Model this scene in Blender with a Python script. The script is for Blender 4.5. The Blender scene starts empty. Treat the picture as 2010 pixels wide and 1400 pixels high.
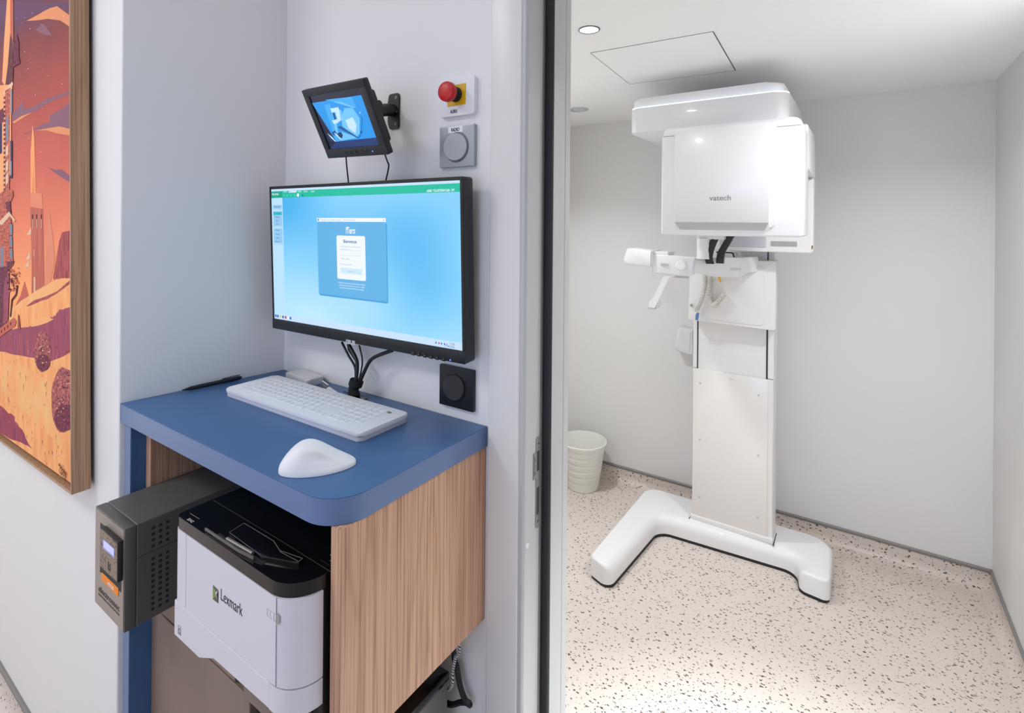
import bpy, bmesh, math, random
from mathutils import Vector, Matrix
random.seed(7)
sc = bpy.context.scene
PI = math.pi

# ------------------------------------------------------------------ camera
FPX, YAW, ROLL, PCX, PCY, EYE = 1015.66, math.radians(33.83), math.radians(.489), 1005., 441.2, 1.47
cy_, sy_, cr_, sr_ = math.cos(YAW), math.sin(YAW), math.cos(ROLL), math.sin(ROLL)
R0, U0, FW = Vector((cy_, sy_, 0)), Vector((0, 0, 1)), Vector((-sy_, cy_, 0))
RT = R0*cr_ + U0*sr_
UP = U0*cr_ - R0*sr_
cam_d = bpy.data.cameras.new('camera')
cam = bpy.data.objects.new('camera', cam_d)
sc.collection.objects.link(cam)
cam_d.sensor_fit = 'HORIZONTAL'
cam_d.sensor_width = 36.
cam_d.lens = 36.*FPX/2010.
cam_d.shift_x = 0.
cam_d.shift_y = -(700.-PCY)/2010.
cam_d.clip_start = .02
m3 = Matrix((RT, UP, -FW)).transposed()
cam.matrix_world = Matrix.Translation((0, 0, EYE)) @ m3.to_4x4()
sc.camera = cam

# ------------------------------------------------------------------ world, exposure, lamps
w = bpy.data.worlds.new('world')
sc.world = w
w.use_nodes = True
w.node_tree.nodes['Background'].inputs[0].default_value = (.90, .94, 1., 1)
w.node_tree.nodes['Background'].inputs[1].default_value = 1.4
vs = sc.view_settings
vs.view_transform = 'Standard'
vs.look = 'None'
vs.exposure = 0.
vs.gamma = 1.
vs.use_curve_mapping = False
sc.cycles.max_bounces = 14
sc.cycles.diffuse_bounces = 8
sc.cycles.sample_clamp_indirect = 6.


def lamp(name, loc, power, radius, color=(1, 1, 1), spread=170, rot=(0, 0, 0)):
    d = bpy.data.lights.new(name, 'AREA')
    d.shape = 'DISK'
    d.size = radius*2
    d.energy = power
    d.color = color
    d.spread = math.radians(spread)
    o = bpy.data.objects.new(name, d)
    o.location = loc
    o.rotation_euler = rot
    sc.collection.objects.link(o)
    return o


# ceiling lamps of the corridor the camera stands in; the first is a spot turned towards the doorway
lamp('corridor_lamp_light', (.12, .47, 2.74), 4., .07, (.82, .89, 1.), 60, (math.radians(20.), 0, math.radians(-8.)))
lamp('corridor_lamp_light', (-1.95, -.8, 2.74), 19., .32, (.98, .99, 1.))
lamp('corridor_lamp_light', (-.4, -.9, 2.74), 6.5, .25, (.97, .98, 1.))
# cool daylight from the corridor window behind the camera
wl = bpy.data.lights.new('window_daylight', 'AREA')
wl.shape = 'RECTANGLE'
wl.size, wl.size_y = 1.5, .7
wl.energy = 10.5
wl.color = (.36, .55, 1.)
wo = bpy.data.objects.new('window_daylight', wl)
wo.location = (-.35, -1.585, 1.25)
wo.rotation_euler = (PI/2, 0, 0)
sc.collection.objects.link(wo)
# x-ray room: the lit ceiling lamp in view, then unseen lamps added for fill
lamp('room_lamp_and_fill', (-.695, 1.455, 2.055), 1., .03, (.95, .98, 1.))
lamp('room_lamp_and_fill', (.02, 1.06, 2.06), 8.5, .04, (.80, .93, 1.), 51)  # added spot that brightens the floor by the doorway
lamp('room_lamp_and_fill', (.24, 1.68, 2.06), 9.2, .06, (.98, 1., 1.), 150)
lamp('room_lamp_and_fill', (-1.33, 1.85, 2.06), 9., .05, (.95, .98, 1.), 132)  # added fill for the left wall and floor, hidden by the partition


# ------------------------------------------------------------------ helpers
def lin(c):
    return tuple((v/255./12.92) if v/255. <= .04045 else ((v/255.+.055)/1.055)**2.4 for v in c) + (1.,)


def mat(name, rgb, rough=.5, metal=0., spec=.5, coat=0., emit=None, emit_s=0., alpha=1., trans=0.):
    m = bpy.data.materials.new(name)
    m.use_nodes = True
    b = m.node_tree.nodes['Principled BSDF']
    b.inputs['Base Color'].default_value = lin(rgb)
    b.inputs['Roughness'].default_value = rough
    b.inputs['Metallic'].default_value = metal
    b.inputs['Specular IOR Level'].default_value = spec
    b.inputs['Coat Weight'].default_value = coat
    if trans:
        b.inputs['Transmission Weight'].default_value = trans
    if emit:
        b.inputs['Emission Color'].default_value = lin(emit)
        b.inputs['Emission Strength'].default_value = emit_s
    return m


def N(m, t, **kw):
    n = m.node_tree.nodes.new(t)
    for k, v in kw.items():
        setattr(n, k, v)
    return n


def L(m, a, b):
    m.node_tree.links.new(a, b)


def bump(m, scale, strength, dist=.001, detail=2.):
    tc = N(m, 'ShaderNodeTexCoord')
    no = N(m, 'ShaderNodeTexNoise')
    no.inputs['Scale'].default_value = scale
    no.inputs['Detail'].default_value = detail
    bu = N(m, 'ShaderNodeBump')
    bu.inputs['Strength'].default_value = strength
    bu.inputs['Distance'].default_value = dist
    L(m, tc.outputs['Object'], no.inputs['Vector'])
    L(m, no.outputs[0], bu.inputs['Height'])
    L(m, bu.outputs[0], m.node_tree.nodes['Principled BSDF'].inputs['Normal'])
    return m


def ramp(m, stops, interp='LINEAR'):
    r = N(m, 'ShaderNodeValToRGB')
    r.color_ramp.interpolation = interp
    while len(r.color_ramp.elements) < len(stops):
        r.color_ramp.elements.new(.5)
    for e, (p, c) in zip(r.color_ramp.elements, stops):
        e.position = p
        e.color = lin(c)
    return r


def floor_material():
    m = mat('speckled_vinyl', (205, 190, 180), .38, spec=.4)
    b = m.node_tree.nodes['Principled BSDF']
    geo = N(m, 'ShaderNodeNewGeometry')
    mp = N(m, 'ShaderNodeMapping')
    mp.inputs['Rotation'].default_value = (0, 0, .5)
    mp.inputs['Scale'].default_value = (1., 1.7, 1.3)
    wn = N(m, 'ShaderNodeTexNoise')
    wn.inputs['Scale'].default_value = 90.
    wn.inputs['Detail'].default_value = 1.
    add = N(m, 'ShaderNodeVectorMath', operation='MULTIPLY_ADD')
    add.inputs[1].default_value = (.012, .012, .012)
    L(m, geo.outputs['Position'], wn.inputs['Vector'])
    L(m, wn.outputs['Color'], add.inputs[0])
    L(m, geo.outputs['Position'], add.inputs[2])
    L(m, add.outputs[0], mp.inputs['Vector'])
    col = None
    for scale, rad, keep, stops in ((56., .27, .58, [(0, (80, 68, 60)), (.45, (104, 90, 80)), (.8, (90, 96, 98)), (1, (122, 98, 78))]),
                                    (100., .24, .42, [(0, (88, 74, 66)), (.6, (116, 98, 86)), (1, (98, 106, 108))])):
        v = N(m, 'ShaderNodeTexVoronoi')
        v.inputs['Scale'].default_value = scale
        L(m, mp.outputs[0], v.inputs['Vector'])
        lt = N(m, 'ShaderNodeMath', operation='LESS_THAN')
        lt.inputs[1].default_value = rad
        L(m, v.outputs['Distance'], lt.inputs[0])
        sep = N(m, 'ShaderNodeSeparateColor')
        L(m, v.outputs['Color'], sep.inputs[0])
        lk = N(m, 'ShaderNodeMath', operation='LESS_THAN')
        lk.inputs[1].default_value = keep
        L(m, sep.outputs[0], lk.inputs[0])
        mu = N(m, 'ShaderNodeMath', operation='MULTIPLY')
        L(m, lt.outputs[0], mu.inputs[0])
        L(m, lk.outputs[0], mu.inputs[1])
        r = ramp(m, stops)
        L(m, sep.outputs[1], r.inputs[0])
        mix = N(m, 'ShaderNodeMix', data_type='RGBA')
        L(m, mu.outputs[0], mix.inputs[0])
        if col is None:
            mix.inputs[6].default_value = lin((212, 201, 192))
        else:
            L(m, col, mix.inputs[6])
        L(m, r.outputs[0], mix.inputs[7])
        col = mix.outputs[2]
    L(m, col, b.inputs['Base Color'])
    return m


def wood_material(name, dark, mid, light, rot=(0, 0, 0), fine=1.):
    m = mat(name, mid, .5, spec=.3)
    b = m.node_tree.nodes['Principled BSDF']
    tc = N(m, 'ShaderNodeTexCoord')
    mp = N(m, 'ShaderNodeMapping')
    mp.inputs['Rotation'].default_value = rot
    mp.inputs['Scale'].default_value = (1, 1, .045)
    L(m, tc.outputs['Object'], mp.inputs['Vector'])
    # broad cathedral figure: noise-bent rings
    no = N(m, 'ShaderNodeTexNoise')
    no.inputs['Scale'].default_value = 9.
    no.inputs['Detail'].default_value = 1.5
    L(m, mp.outputs[0], no.inputs['Vector'])
    mul = N(m, 'ShaderNodeMath', operation='MULTIPLY')
    mul.inputs[1].default_value = 13.*fine
    L(m, no.outputs[0], mul.inputs[0])
    fr = N(m, 'ShaderNodeMath', operation='FRACT')
    L(m, mul.outputs[0], fr.inputs[0])
    r1 = ramp(m, [(0, dark), (.16, mid), (.6, light), (.9, mid), (1, dark)])
    L(m, fr.outputs[0], r1.inputs[0])
    # fine pores
    mp2 = N(m, 'ShaderNodeMapping')
    mp2.inputs['Rotation'].default_value = rot
    mp2.inputs['Scale'].default_value = (1, 1, .012)
    L(m, tc.outputs['Object'], mp2.inputs['Vector'])
    n2 = N(m, 'ShaderNodeTexNoise')
    n2.inputs['Scale'].default_value = 260.
    n2.inputs['Detail'].default_value = 3.
    L(m, mp2.outputs[0], n2.inputs['Vector'])
    r2 = ramp(m, [(.36, dark), (.5, mid), (.66, light)])
    L(m, n2.outputs[0], r2.inputs[0])
    mix = N(m, 'ShaderNodeMix', data_type='RGBA')
    mix.inputs[0].default_value = .68
    L(m, r1.outputs[0], mix.inputs[6])
    L(m, r2.outputs[0], mix.inputs[7])
    L(m, mix.outputs[2], b.inputs['Base Color'])
    return m


def emit_mat(name, rgb, s=1., rough=.25):
    m = mat(name, (8, 9, 11), rough, emit=rgb, emit_s=s)
    return m


def finish(name, bm, mats, parent=None, world=True, smooth=True, angle=35):
    me = bpy.data.meshes.new(name)
    bmesh.ops.recalc_face_normals(bm, faces=bm.faces[:])
    bm.to_mesh(me)
    bm.free()
    if not isinstance(mats, (list, tuple)):
        mats = [mats]
    for mm in mats:
        me.materials.append(mm)
    o = bpy.data.objects.new(name, me)
    sc.collection.objects.link(o)
    if smooth:
        for p in me.polygons:
            p.use_smooth = True
        me.set_sharp_from_angle(angle=math.radians(angle))
    if parent is not None:
        root = parent
        while root.parent:
            root = root.parent
        if world:
            me.transform(root.matrix_basis.inverted())
        o.parent = parent
    return o


def tag(o, label=None, cat=None, group=None, kind=None):
    if label:
        o['label'] = label
    if cat:
        o['category'] = cat
    if group:
        o['group'] = group
    if kind:
        o['kind'] = kind
    return o


def thing(name, label, cat, loc=(0, 0, 0), mtx=None, group=None, kind=None):
    o = bpy.data.objects.new(name, None)
    o.empty_display_size = .05
    sc.collection.objects.link(o)
    if mtx is not None:
        o.matrix_basis = mtx
    else:
        o.location = loc
    bpy.context.view_layer.update()
    return tag(o, label, cat, group, kind)


def B():
    return bmesh.new()


def setmat(bm, before, mi):
    for f in bm.faces:
        if f.index == -1 or f not in before:
            f.material_index = mi


def box(bm, lo, hi, bev=0., seg=2, mi=0, mtx=None):
    vs_ = []
    for z in (lo[2], hi[2]):
        for x, y in ((lo[0], lo[1]), (hi[0], lo[1]), (hi[0], hi[1]), (lo[0], hi[1])):
            vs_.append(bm.verts.new((x, y, z)))
    q = [(3, 2, 1, 0), (4, 5, 6, 7), (0, 1, 5, 4), (1, 2, 6, 5), (2, 3, 7, 6), (3, 0, 4, 7)]
    fs = [bm.faces.new([vs_[i] for i in k]) for k in q]
    for f in fs:
        f.material_index = mi
    if bev > 0:
        es = list({e for f in fs for e in f.edges})
        r = bmesh.ops.bevel(bm, geom=es, offset=bev, segments=seg, affect='EDGES', profile=.5)
        for f in r['faces']:
            f.material_index = mi
        allv = list({v for f in r['faces'] for v in f.verts} | {v for v in vs_ if v.is_valid})
    else:
        allv = vs_
    if mtx is not None:
        bmesh.ops.transform(bm, matrix=mtx, verts=[v for v in allv if v.is_valid])
    return bm


def prism(bm, pts, axis, a, b, mi=0, bev=0., seg=3, bev_ends='both'):
    """pts: 2-D outline; axis 'x' -> (y,z), 'y' -> (x,z), 'z' -> (x,y)"""
    def P(p, t):
        return {'x': (t, p[0], p[1]), 'y': (p[0], t, p[1]), 'z': (p[0], p[1], t)}[axis]
    va = [bm.verts.new(P(p, a)) for p in pts]
    vb = [bm.verts.new(P(p, b)) for p in pts]
    n = len(pts)
    fa = bm.faces.new(va[::-1])
    fb = bm.faces.new(vb)
    fa.material_index = fb.material_index = mi
    for i in range(n):
        f = bm.faces.new((va[i], va[(i+1) % n], vb[(i+1) % n], vb[i]))
        f.material_index = mi
    if bev > 0:
        es = []
        if bev_ends in ('both', 'a'):
            es += list(fa.edges)
        if bev_ends in ('both', 'b'):
            es += list(fb.edges)
        r = bmesh.ops.bevel(bm, geom=es, offset=bev, segments=seg, affect='EDGES', profile=.5)
        for f in r['faces']:
            f.material_index = mi
    return bm


def dome(bm, pts, z0, z1, r, seg=8):
    """upright wall with a rounded-over top edge, for outlines with concave corners"""
    n = len(pts)
    ar = sum(pts[i][0]*pts[(i+1) % n][1]-pts[(i+1) % n][0]*pts[i][1] for i in range(n))
    sg = 1 if ar > 0 else -1
    nrm = []
    for i in range(n):
        p, a, b = Vector(pts[i]), Vector(pts[i-1]), Vector(pts[(i+1) % n])
        e1, e2 = (p-a).normalized(), (b-p).normalized()
        m = (Vector((-e1.y, e1.x))+Vector((-e2.y, e2.x))).normalized()*sg
        c = max(.3, m.dot(Vector((-e1.y, e1.x))*sg))
        nrm.append(m/c)
    rings = [[bm.verts.new((x, y, z0)) for x, y in pts]]
    rs = r if isinstance(r, list) else [r]*n
    for k in range(seg+1):
        a = .5*PI*k/seg
        rings.append([bm.verts.new((pts[i][0]+nrm[i].x*rs[i]*(1-math.cos(a)), pts[i][1]+nrm[i].y*rs[i]*(1-math.cos(a)), z1-rs[i]+rs[i]*math.sin(a))) for i in range(n)])
    for a, b in zip(rings, rings[1:]):
        for i in range(n):
            bm.faces.new((a[i], a[(i+1) % n], b[(i+1) % n], b[i]))
    bm.faces.new(rings[0][::-1])
    bm.faces.new(rings[-1])
    return bm


def rrect(x0, y0, x1, y1, r, n=6):
    rs = r if isinstance(r, (list, tuple)) else [r]*4   # order: x0y0, x1y0, x1y1, x0y1
    out = []
    for (cx, cy, a0), rr in zip(((x0, y0, PI), (x1, y0, 1.5*PI), (x1, y1, 0), (x0, y1, .5*PI)), rs):
        sx = 1 if cx == x0 else -1
        sy = 1 if cy == y0 else -1
        if rr <= 0:
            out.append((cx, cy))
            continue
        for i in range(n+1):
            a = a0 + .5*PI*i/n
            out.append((cx+sx*rr+rr*math.cos(a), cy+sy*rr+rr*math.sin(a)))
    return out


def roundpoly(pts, radii, n=6):
    out = []
    k = len(pts)
    for i in range(k):
        p = Vector(pts[i])
        r = radii[i]
        if r <= 0:
            out.append(tuple(p))
            continue
        a = (Vector(pts[i-1])-p).normalized()
        b = (Vector(pts[(i+1) % k])-p).normalized()
        ang = math.acos(max(-1, min(1, a.dot(b))))
        d = r/math.tan(ang/2)
        c = p + (a+b).normalized()*(r/math.sin(ang/2))
        s, e = p+a*d - c, p+b*d - c
        a0 = math.atan2(s.y, s.x)
        a1 = math.atan2(e.y, e.x)
        da = (a1-a0+PI) % (2*PI) - PI
        for j in range(n+1):
            t = a0+da*j/n
            out.append((c.x+r*math.cos(t), c.y+r*math.sin(t)))
    return out


def cyl(bm, c, axis, r, h0, h1, n=32, mi=0, r2=None, bev=0.):
    """cylinder along axis from c+axis*h0 to c+axis*h1"""
    ax = Vector(axis).normalized()
    u = ax.orthogonal().normalized()
    v = ax.cross(u)
    c = Vector(c)
    r2 = r if r2 is None else r2
    prof = [(r, h0), (r2, h1)]
    if bev:
        prof = [(r-bev, h0), (r-bev*.3, h0+bev*.3), (r, h0+bev), (r2, h1-bev), (r2-bev*.3, h1-bev*.3), (r2-bev, h1)]
    rings = []
    for rr, h in prof:
        rings.append([bm.verts.new(c+ax*h+(u*math.cos(2*PI*i/n)+v*math.sin(2*PI*i/n))*rr) for i in range(n)])
    fs = [bm.faces.new(rings[0][::-1]), bm.faces.new(rings[-1])]
    for a, b in zip(rings, rings[1:]):
        for i in range(n):
            fs.append(bm.faces.new((a[i], a[(i+1) % n], b[(i+1) % n], b[i])))
    for f in fs:
        f.material_index = mi
    return bm


def lathe(bm, c, axis, prof, n=40, mi=0, close=True):
    ax = Vector(axis).normalized()
    u = ax.orthogonal().normalized()
    v = ax.cross(u)
    c = Vector(c)
    rings = [[bm.verts.new(c+ax*h+(u*math.cos(2*PI*i/n)+v*math.sin(2*PI*i/n))*r) for i in range(n)] for r, h in prof]
    for a, b in zip(rings, rings[1:]):
        for i in range(n):
            bm.faces.new((a[i], a[(i+1) % n], b[(i+1) % n], b[i])).material_index = mi
    if close:
        bm.faces.new(rings[0][::-1]).material_index = mi
        bm.faces.new(rings[-1]).material_index = mi
    return bm


def spline(pts, n=8):
    ps = [Vector(p) for p in pts]
    out = []
    for i in range(len(ps)-1):
        p0, p1, p2, p3 = ps[max(i-1, 0)], ps[i], ps[i+1], ps[min(i+2, len(ps)-1)]
        for j in range(n):
            t = j/n
            out.append(.5*((2*p1)+(-p0+p2)*t+(2*p0-5*p1+4*p2-p3)*t*t+(-p0+3*p1-3*p2+p3)*t**3))
    out.append(ps[-1])
    return out


def tube(bm, path, r, n=10, mi=0):
    ps = [Vector(p) for p in path]
    rad = r if callable(r) else (lambda t: r)
    t0 = (ps[1]-ps[0]).normalized()
    u = t0.orthogonal().normalized()
    rings = []
    for i, p in enumerate(ps):
        t = (ps[min(i+1, len(ps)-1)]-ps[max(i-1, 0)]).normalized()
        u = (u-t*u.dot(t)).normalized()
        v = t.cross(u)
        rr = rad(i/(len(ps)-1))
        rings.append([bm.verts.new(p+(u*math.cos(2*PI*k/n)+v*math.sin(2*PI*k/n))*rr) for k in range(n)])
    for a, b in zip(rings, rings[1:]):
        for k in range(n):
            bm.faces.new((a[k], a[(k+1) % n], b[(k+1) % n], b[k])).material_index = mi
    bm.faces.new(rings[0][::-1]).material_index = mi
    bm.faces.new(rings[-1]).material_index = mi
    return bm


def ribbon(bm, path, width_vec, thick, mi=0):
    """flat strap of rectangular section along path; width_vec constant"""
    ps = [Vector(p) for p in path]
    wv = Vector(width_vec)
    rings = []
    for i, p in enumerate(ps):
        t = (ps[min(i+1, len(ps)-1)]-ps[max(i-1, 0)]).normalized()
        nn = t.cross(wv).normalized()*thick*.5
        h = wv*.5
        rings.append([bm.verts.new(q) for q in (p-h-nn, p+h-nn, p+h+nn, p-h+nn)])
    for a, b in zip(rings, rings[1:]):
        for k in range(4):
            bm.faces.new((a[k], a[(k+1) % 4], b[(k+1) % 4], b[k])).material_index = mi
    bm.faces.new(rings[0][::-1]).material_index = mi
    bm.faces.new(rings[-1]).material_index = mi
    return bm


def helix(path, R, turns, per=10):
    ps = [Vector(p) for p in path]
    n = int(turns*per)
    out = []
    u = (ps[1]-ps[0]).orthogonal().normalized()
    for i in range(n+1):
        t = i/n*(len(ps)-1)
        k = min(int(t), len(ps)-2)
        p = ps[k].lerp(ps[k+1], t-k)
        tg = (ps[k+1]-ps[k]).normalized()
        u = (u-tg*u.dot(tg)).normalized()
        v = tg.cross(u)
        a = 2*PI*i/per
        out.append(p+(u*math.cos(a)+v*math.sin(a))*R)
    return out


def text(bm, s, size, mtx, mi=0, ext=.0002, align='LEFT', fit=None, bold=0.):
    cu = bpy.data.curves.new('lettering', 'FONT')
    cu.body = s
    cu.size = size
    cu.extrude = ext
    cu.offset = bold
    cu.resolution_u = 3
    cu.align_x = align
    o = bpy.data.objects.new('lettering', cu)
    sc.collection.objects.link(o)
    bpy.context.view_layer.update()
    me = o.to_mesh().copy()
    o.to_mesh_clear()
    bpy.data.objects.remove(o)
    bpy.data.curves.remove(cu)
    if fit and len(me.vertices):
        xs = [v.co.x for v in me.vertices]
        wd = max(xs)-min(xs)
        if wd > 0:
            k = fit/wd
            me.transform(Matrix.Diagonal((k, 1, 1, 1)))
    me.transform(mtx)
    n0 = len(bm.faces)
    bm.from_mesh(me)
    bm.faces.ensure_lookup_table()
    for f in bm.faces[n0:]:
        f.material_index = mi
    bpy.data.meshes.remove(me)
    return bm


def frame_xz(x, y, z):
    """text plane facing -Y (towards the camera side), x to the right, z up"""
    return Matrix.Translation((x, y, z)) @ Matrix.Rotation(PI/2, 4, 'X')


def ray(px, py):
    return RT*((px-PCX)/FPX) - UP*((py-PCY)/FPX) + FW


def at_y(px, py, y):
    d = ray(px, py)
    return Vector((0, 0, EYE)) + d*(y/d.y)


def at_local(px, py, M, yl):
    """the point of the local plane y = yl of a flat thing with matrix M"""
    Mi = M.inverted()
    o = Mi @ Vector((0, 0, EYE))
    d = Mi.to_3x3() @ ray(px, py)
    return o + d*((yl-o.y)/d.y)


# ------------------------------------------------------------------ materials
M = {}
M['wall'] = bump(mat('white_wall_paint', (232, 231, 230), .6, spec=.3), 260, .06)
M['room_wall'] = bump(mat('white_sheet_wall', (222, 221, 220), .45, spec=.35), 120, .03)
M['ceil'] = mat('white_ceiling_paint', (240, 240, 239), .7, spec=.2)
M['floor'] = floor_material()
M['strip'] = mat('grey_strip', (128, 126, 124), .5)
M['frame'] = mat('white_lacquer', (222, 221, 219), .32)
M['frame_dull'] = mat('pale_grey_lacquer', (188, 188, 187), .42)
M['rubber'] = mat('black_rubber', (30, 30, 33), .6)
M['steel'] = mat('brushed_steel', (158, 160, 156), .42, .6)
M['darksteel'] = mat('shadowed_steel_pocket', (90, 88, 86), .5, .8)
M['desk'] = bump(mat('blue_laminate', (66, 104, 150), .42, spec=.45), 900, .03, .0005)
M['desk_edge'] = mat('pale_blue_edge', (98, 121, 162), .4, spec=.5)
M['oak'] = wood_material('light_oak_veneer', (152, 110, 86), (197, 155, 128), (212, 171, 144))
M['oak_edge'] = wood_material('light_oak_edge', (160, 120, 98), (196, 156, 130), (210, 172, 146), fine=2.)
M['frame_oak'] = wood_material('oak_picture_frame', (140, 108, 80), (172, 138, 108), (190, 156, 124), fine=1.3)
M['taupe'] = mat('taupe_laminate', (136, 118, 106), .55)
M['black'] = mat('black_plastic', (24, 24, 26), .42)
M['blackgloss'] = mat('gloss_black_plastic', (14, 14, 15), .16)
M['blacksoft'] = mat('soft_black_plastic', (36, 37, 40), .45)
M['cable'] = mat('black_cable', (16, 16, 18), .5)
M['white'] = mat('white_plastic', (226, 225, 226), .4)
M['printer_white'] = mat('printer_white', (214, 212, 218), .42)
M['seam'] = mat('grey_seam', (128, 128, 136), .6)
M['gloss_white'] = mat('gloss_white_shell', (230, 230, 231), .3, coat=.3)
M['satin_white'] = mat('satin_white_shell', (226, 225, 224), .34)
M['panel_white'] = mat('gloss_white_panel', (226, 223, 220), .12)
M['grey_soft'] = mat('light_grey_plastic', (186, 186, 190), .45)
M['grey_mid'] = mat('mid_grey_plastic', (160, 160, 158), .5)
M['ups'] = bump(mat('charcoal_metal', (92, 91, 88), .45, .05), 700, .05, .0005)
M['ups_face'] = mat('bronze_grey_face', (156, 144, 134), .42, .1)
M['pc_side'] = mat('grey_metal_side', (104, 102, 98), .4, .5)
M['silver'] = mat('silver_plastic', (168, 172, 178), .35, .35)
M['silver_dark'] = mat('dark_silver_rim', (112, 115, 120), .4, .4)
M['red'] = mat('red_plastic', (190, 12, 22), .38)
M['yellow'] = mat('yellow_plate', (226, 178, 14), .45)
M['ink'] = mat('black_ink', (30, 30, 32), .6)
M['greyink'] = mat('grey_ink', (120, 122, 128), .6)
M['paleink'] = mat('pale_print', (205, 206, 208), .5)
M['label'] = mat('white_label', (236, 236, 238), .55)
M['orange'] = mat('orange_label', (244, 138, 20), .5)
M['green'] = mat('olive_green_print', (128, 150, 60), .5)
M['darkgreen'] = mat('dark_green_print', (72, 92, 70), .5)
M['blue_tag'] = mat('blue_tag', (84, 128, 190), .45)
M['pen_blue'] = mat('pen_blue', (28, 52, 110), .35)
M['pen_white'] = mat('pen_white', (222, 224, 228), .3)
M['pen_grey'] = mat('pen_grey', (96, 100, 106), .5)
M['navy'] = mat('navy_pen', (20, 30, 52), .4)
M['bin'] = mat('white_bin_plastic', (232, 232, 226), .45)
M['coil'] = mat('cream_cable', (214, 210, 204), .5)
M['amber'] = mat('amber_tip', (238, 172, 36), .4)
M['lamp_on'] = emit_mat('lit_lamp_lens', (246, 250, 255), 9.)
M['lamp_off'] = mat('frosted_lens', (206, 206, 202), .4)
M['led_blue'] = emit_mat('blue_led', (70, 110, 255), 4.)
M['lcd'] = emit_mat('lcd_lilac', (186, 188, 255), 1.0)
M['lcd_dim'] = emit_mat('lcd_edge', (150, 152, 214), .8)

# ------------------------------------------------------------------ setting
HC, HR = 2.8, 2.074          # corridor and x-ray room ceiling heights


def struct(name, bm, m, smooth=True):
    return tag(finish(name, bm, m, smooth=smooth), kind='structure')


struct('floor', box(B(), (-4.2, -1.7, -.08), (2.6, 3.0, 0)), M['floor'])
bm = B()
box(bm, (-4.2, -1.7, HC), (2.6, .95, HC+.1))
struct('ceiling', bm, M['ceil'])
bm = B()
box(bm, (-1.6, .9431, HR), (.6, 2.96, HR+.1))
struct('ceiling_room', bm, M['ceil'])
struct('wall_left', prism(B(), [(-4.2, .462), (-1.42, .462), (-1.42, .96), (-4.2, .96)], 'z', 0, HC), M['wall'])
bm = B()
prism(bm, roundpoly([(-1.42, .462), (-1.336, .462), (-1.286, .8199), (-1.286, .95), (-1.42, .95)], [0, .004, 0, 0, 0]), 'z', 0, HC)
struct('wall_alcove_side', bm, M['wall'])
struct('wall_alcove_back', box(B(), (-1.30, .82, 0), (-.534, .943, HC)), M['wall'])
struct('wall_over_door', box(B(), (-.534, .82, 1.975), (.46, .943, HC)), M['wall'])
struct('wall_right', box(B(), (.46, .82, 0), (2.6, .943, HC)), M['wall'])
struct('wall_opposite', box(B(), (-4.2, -1.72, 0), (2.6, -1.6, HC)), M['wall'])
wn_ = struct('window_1', box(B(), (-1.12, -1.6, .88), (.42, -1.588, 1.62)), M['wall'])
for lo, hi in (((-1.12, -1.588, .88), (-1.07, -1.57, 1.62)), ((.37, -1.588, .88), (.42, -1.57, 1.62)), ((-1.07, -1.588, .88), (.37, -1.57, .92)), ((-1.07, -1.588, 1.58), (.37, -1.57, 1.62))):
    finish('window_frame', box(B(), lo, hi, .002), M['frame'], wn_)
struct('wall_room_back', box(B(), (-1.62, 2.833, 0), (.6, 2.95, HR)), M['room_wall'])
struct('wall_room_right', box(B(), (.459, .943, 0), (.6, 2.833, HR)), M['room_wall'])
struct('wall_end_light_block', box(B(), (2.6, -1.72, 0), (2.7, .95, HC)), M['wall'])  # unseen end wall, added to keep light off the alcove side
struct('wall_room_left', box(B(), (-1.62, .943, 0), (-1.5, 2.833, HR)), M['room_wall'])


def cove_profile():
    r = .034
    pts = [(-.002, 0), (-.002, .073), (.004, .073), (.004, r+.004)]
    for i in range(7):
        a = PI - i/6*PI/2 + 0
        pts.append((.004+r+r*math.cos(a), .004+r-r*math.sin(a)))
    pts.append((.006+r, 0))
    return pts


def strip_profile():
    return [(-.002, .073), (.007, .073), (.0085, .0755), (.0085, .083), (.005, .087), (-.002, .087)]


def skirting(name, run, mapf, a, b):
    for prof, mm, nm in ((cove_profile(), M['floor'], None), (strip_profile(), M['strip'], 'capping_strip')):
        bm = B()
        ra = [bm.verts.new(mapf(d, z, a)) for d, z in prof]
        rb = [bm.verts.new(mapf(d, z, b)) for d, z in prof]
        n = len(prof)
        bm.faces.new(ra)
        bm.faces.new(rb[::-1])
        for i in range(n):
            bm.faces.new((ra[i], ra[(i+1) % n], rb[(i+1) % n], rb[i]))
        if nm is None:
            base = tag(finish(name, bm, mm), kind='structure')
        else:
            finish(nm, bm, mm, base)


skirting('baseboard_room_back', None, lambda d, z, t: (t, 2.833-d, z), -1.5, .459)
skirting('baseboard_room_right', None, lambda d, z, t: (.459-d, t, z), .943, 2.833)
skirting('baseboard_room_left', None, lambda d, z, t: (-1.5+d, t, z), .943, 2.833)
skirting('baseboard_left', None, lambda d, z, t: (t, .462-d, z), -4.2, -1.37)

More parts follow.
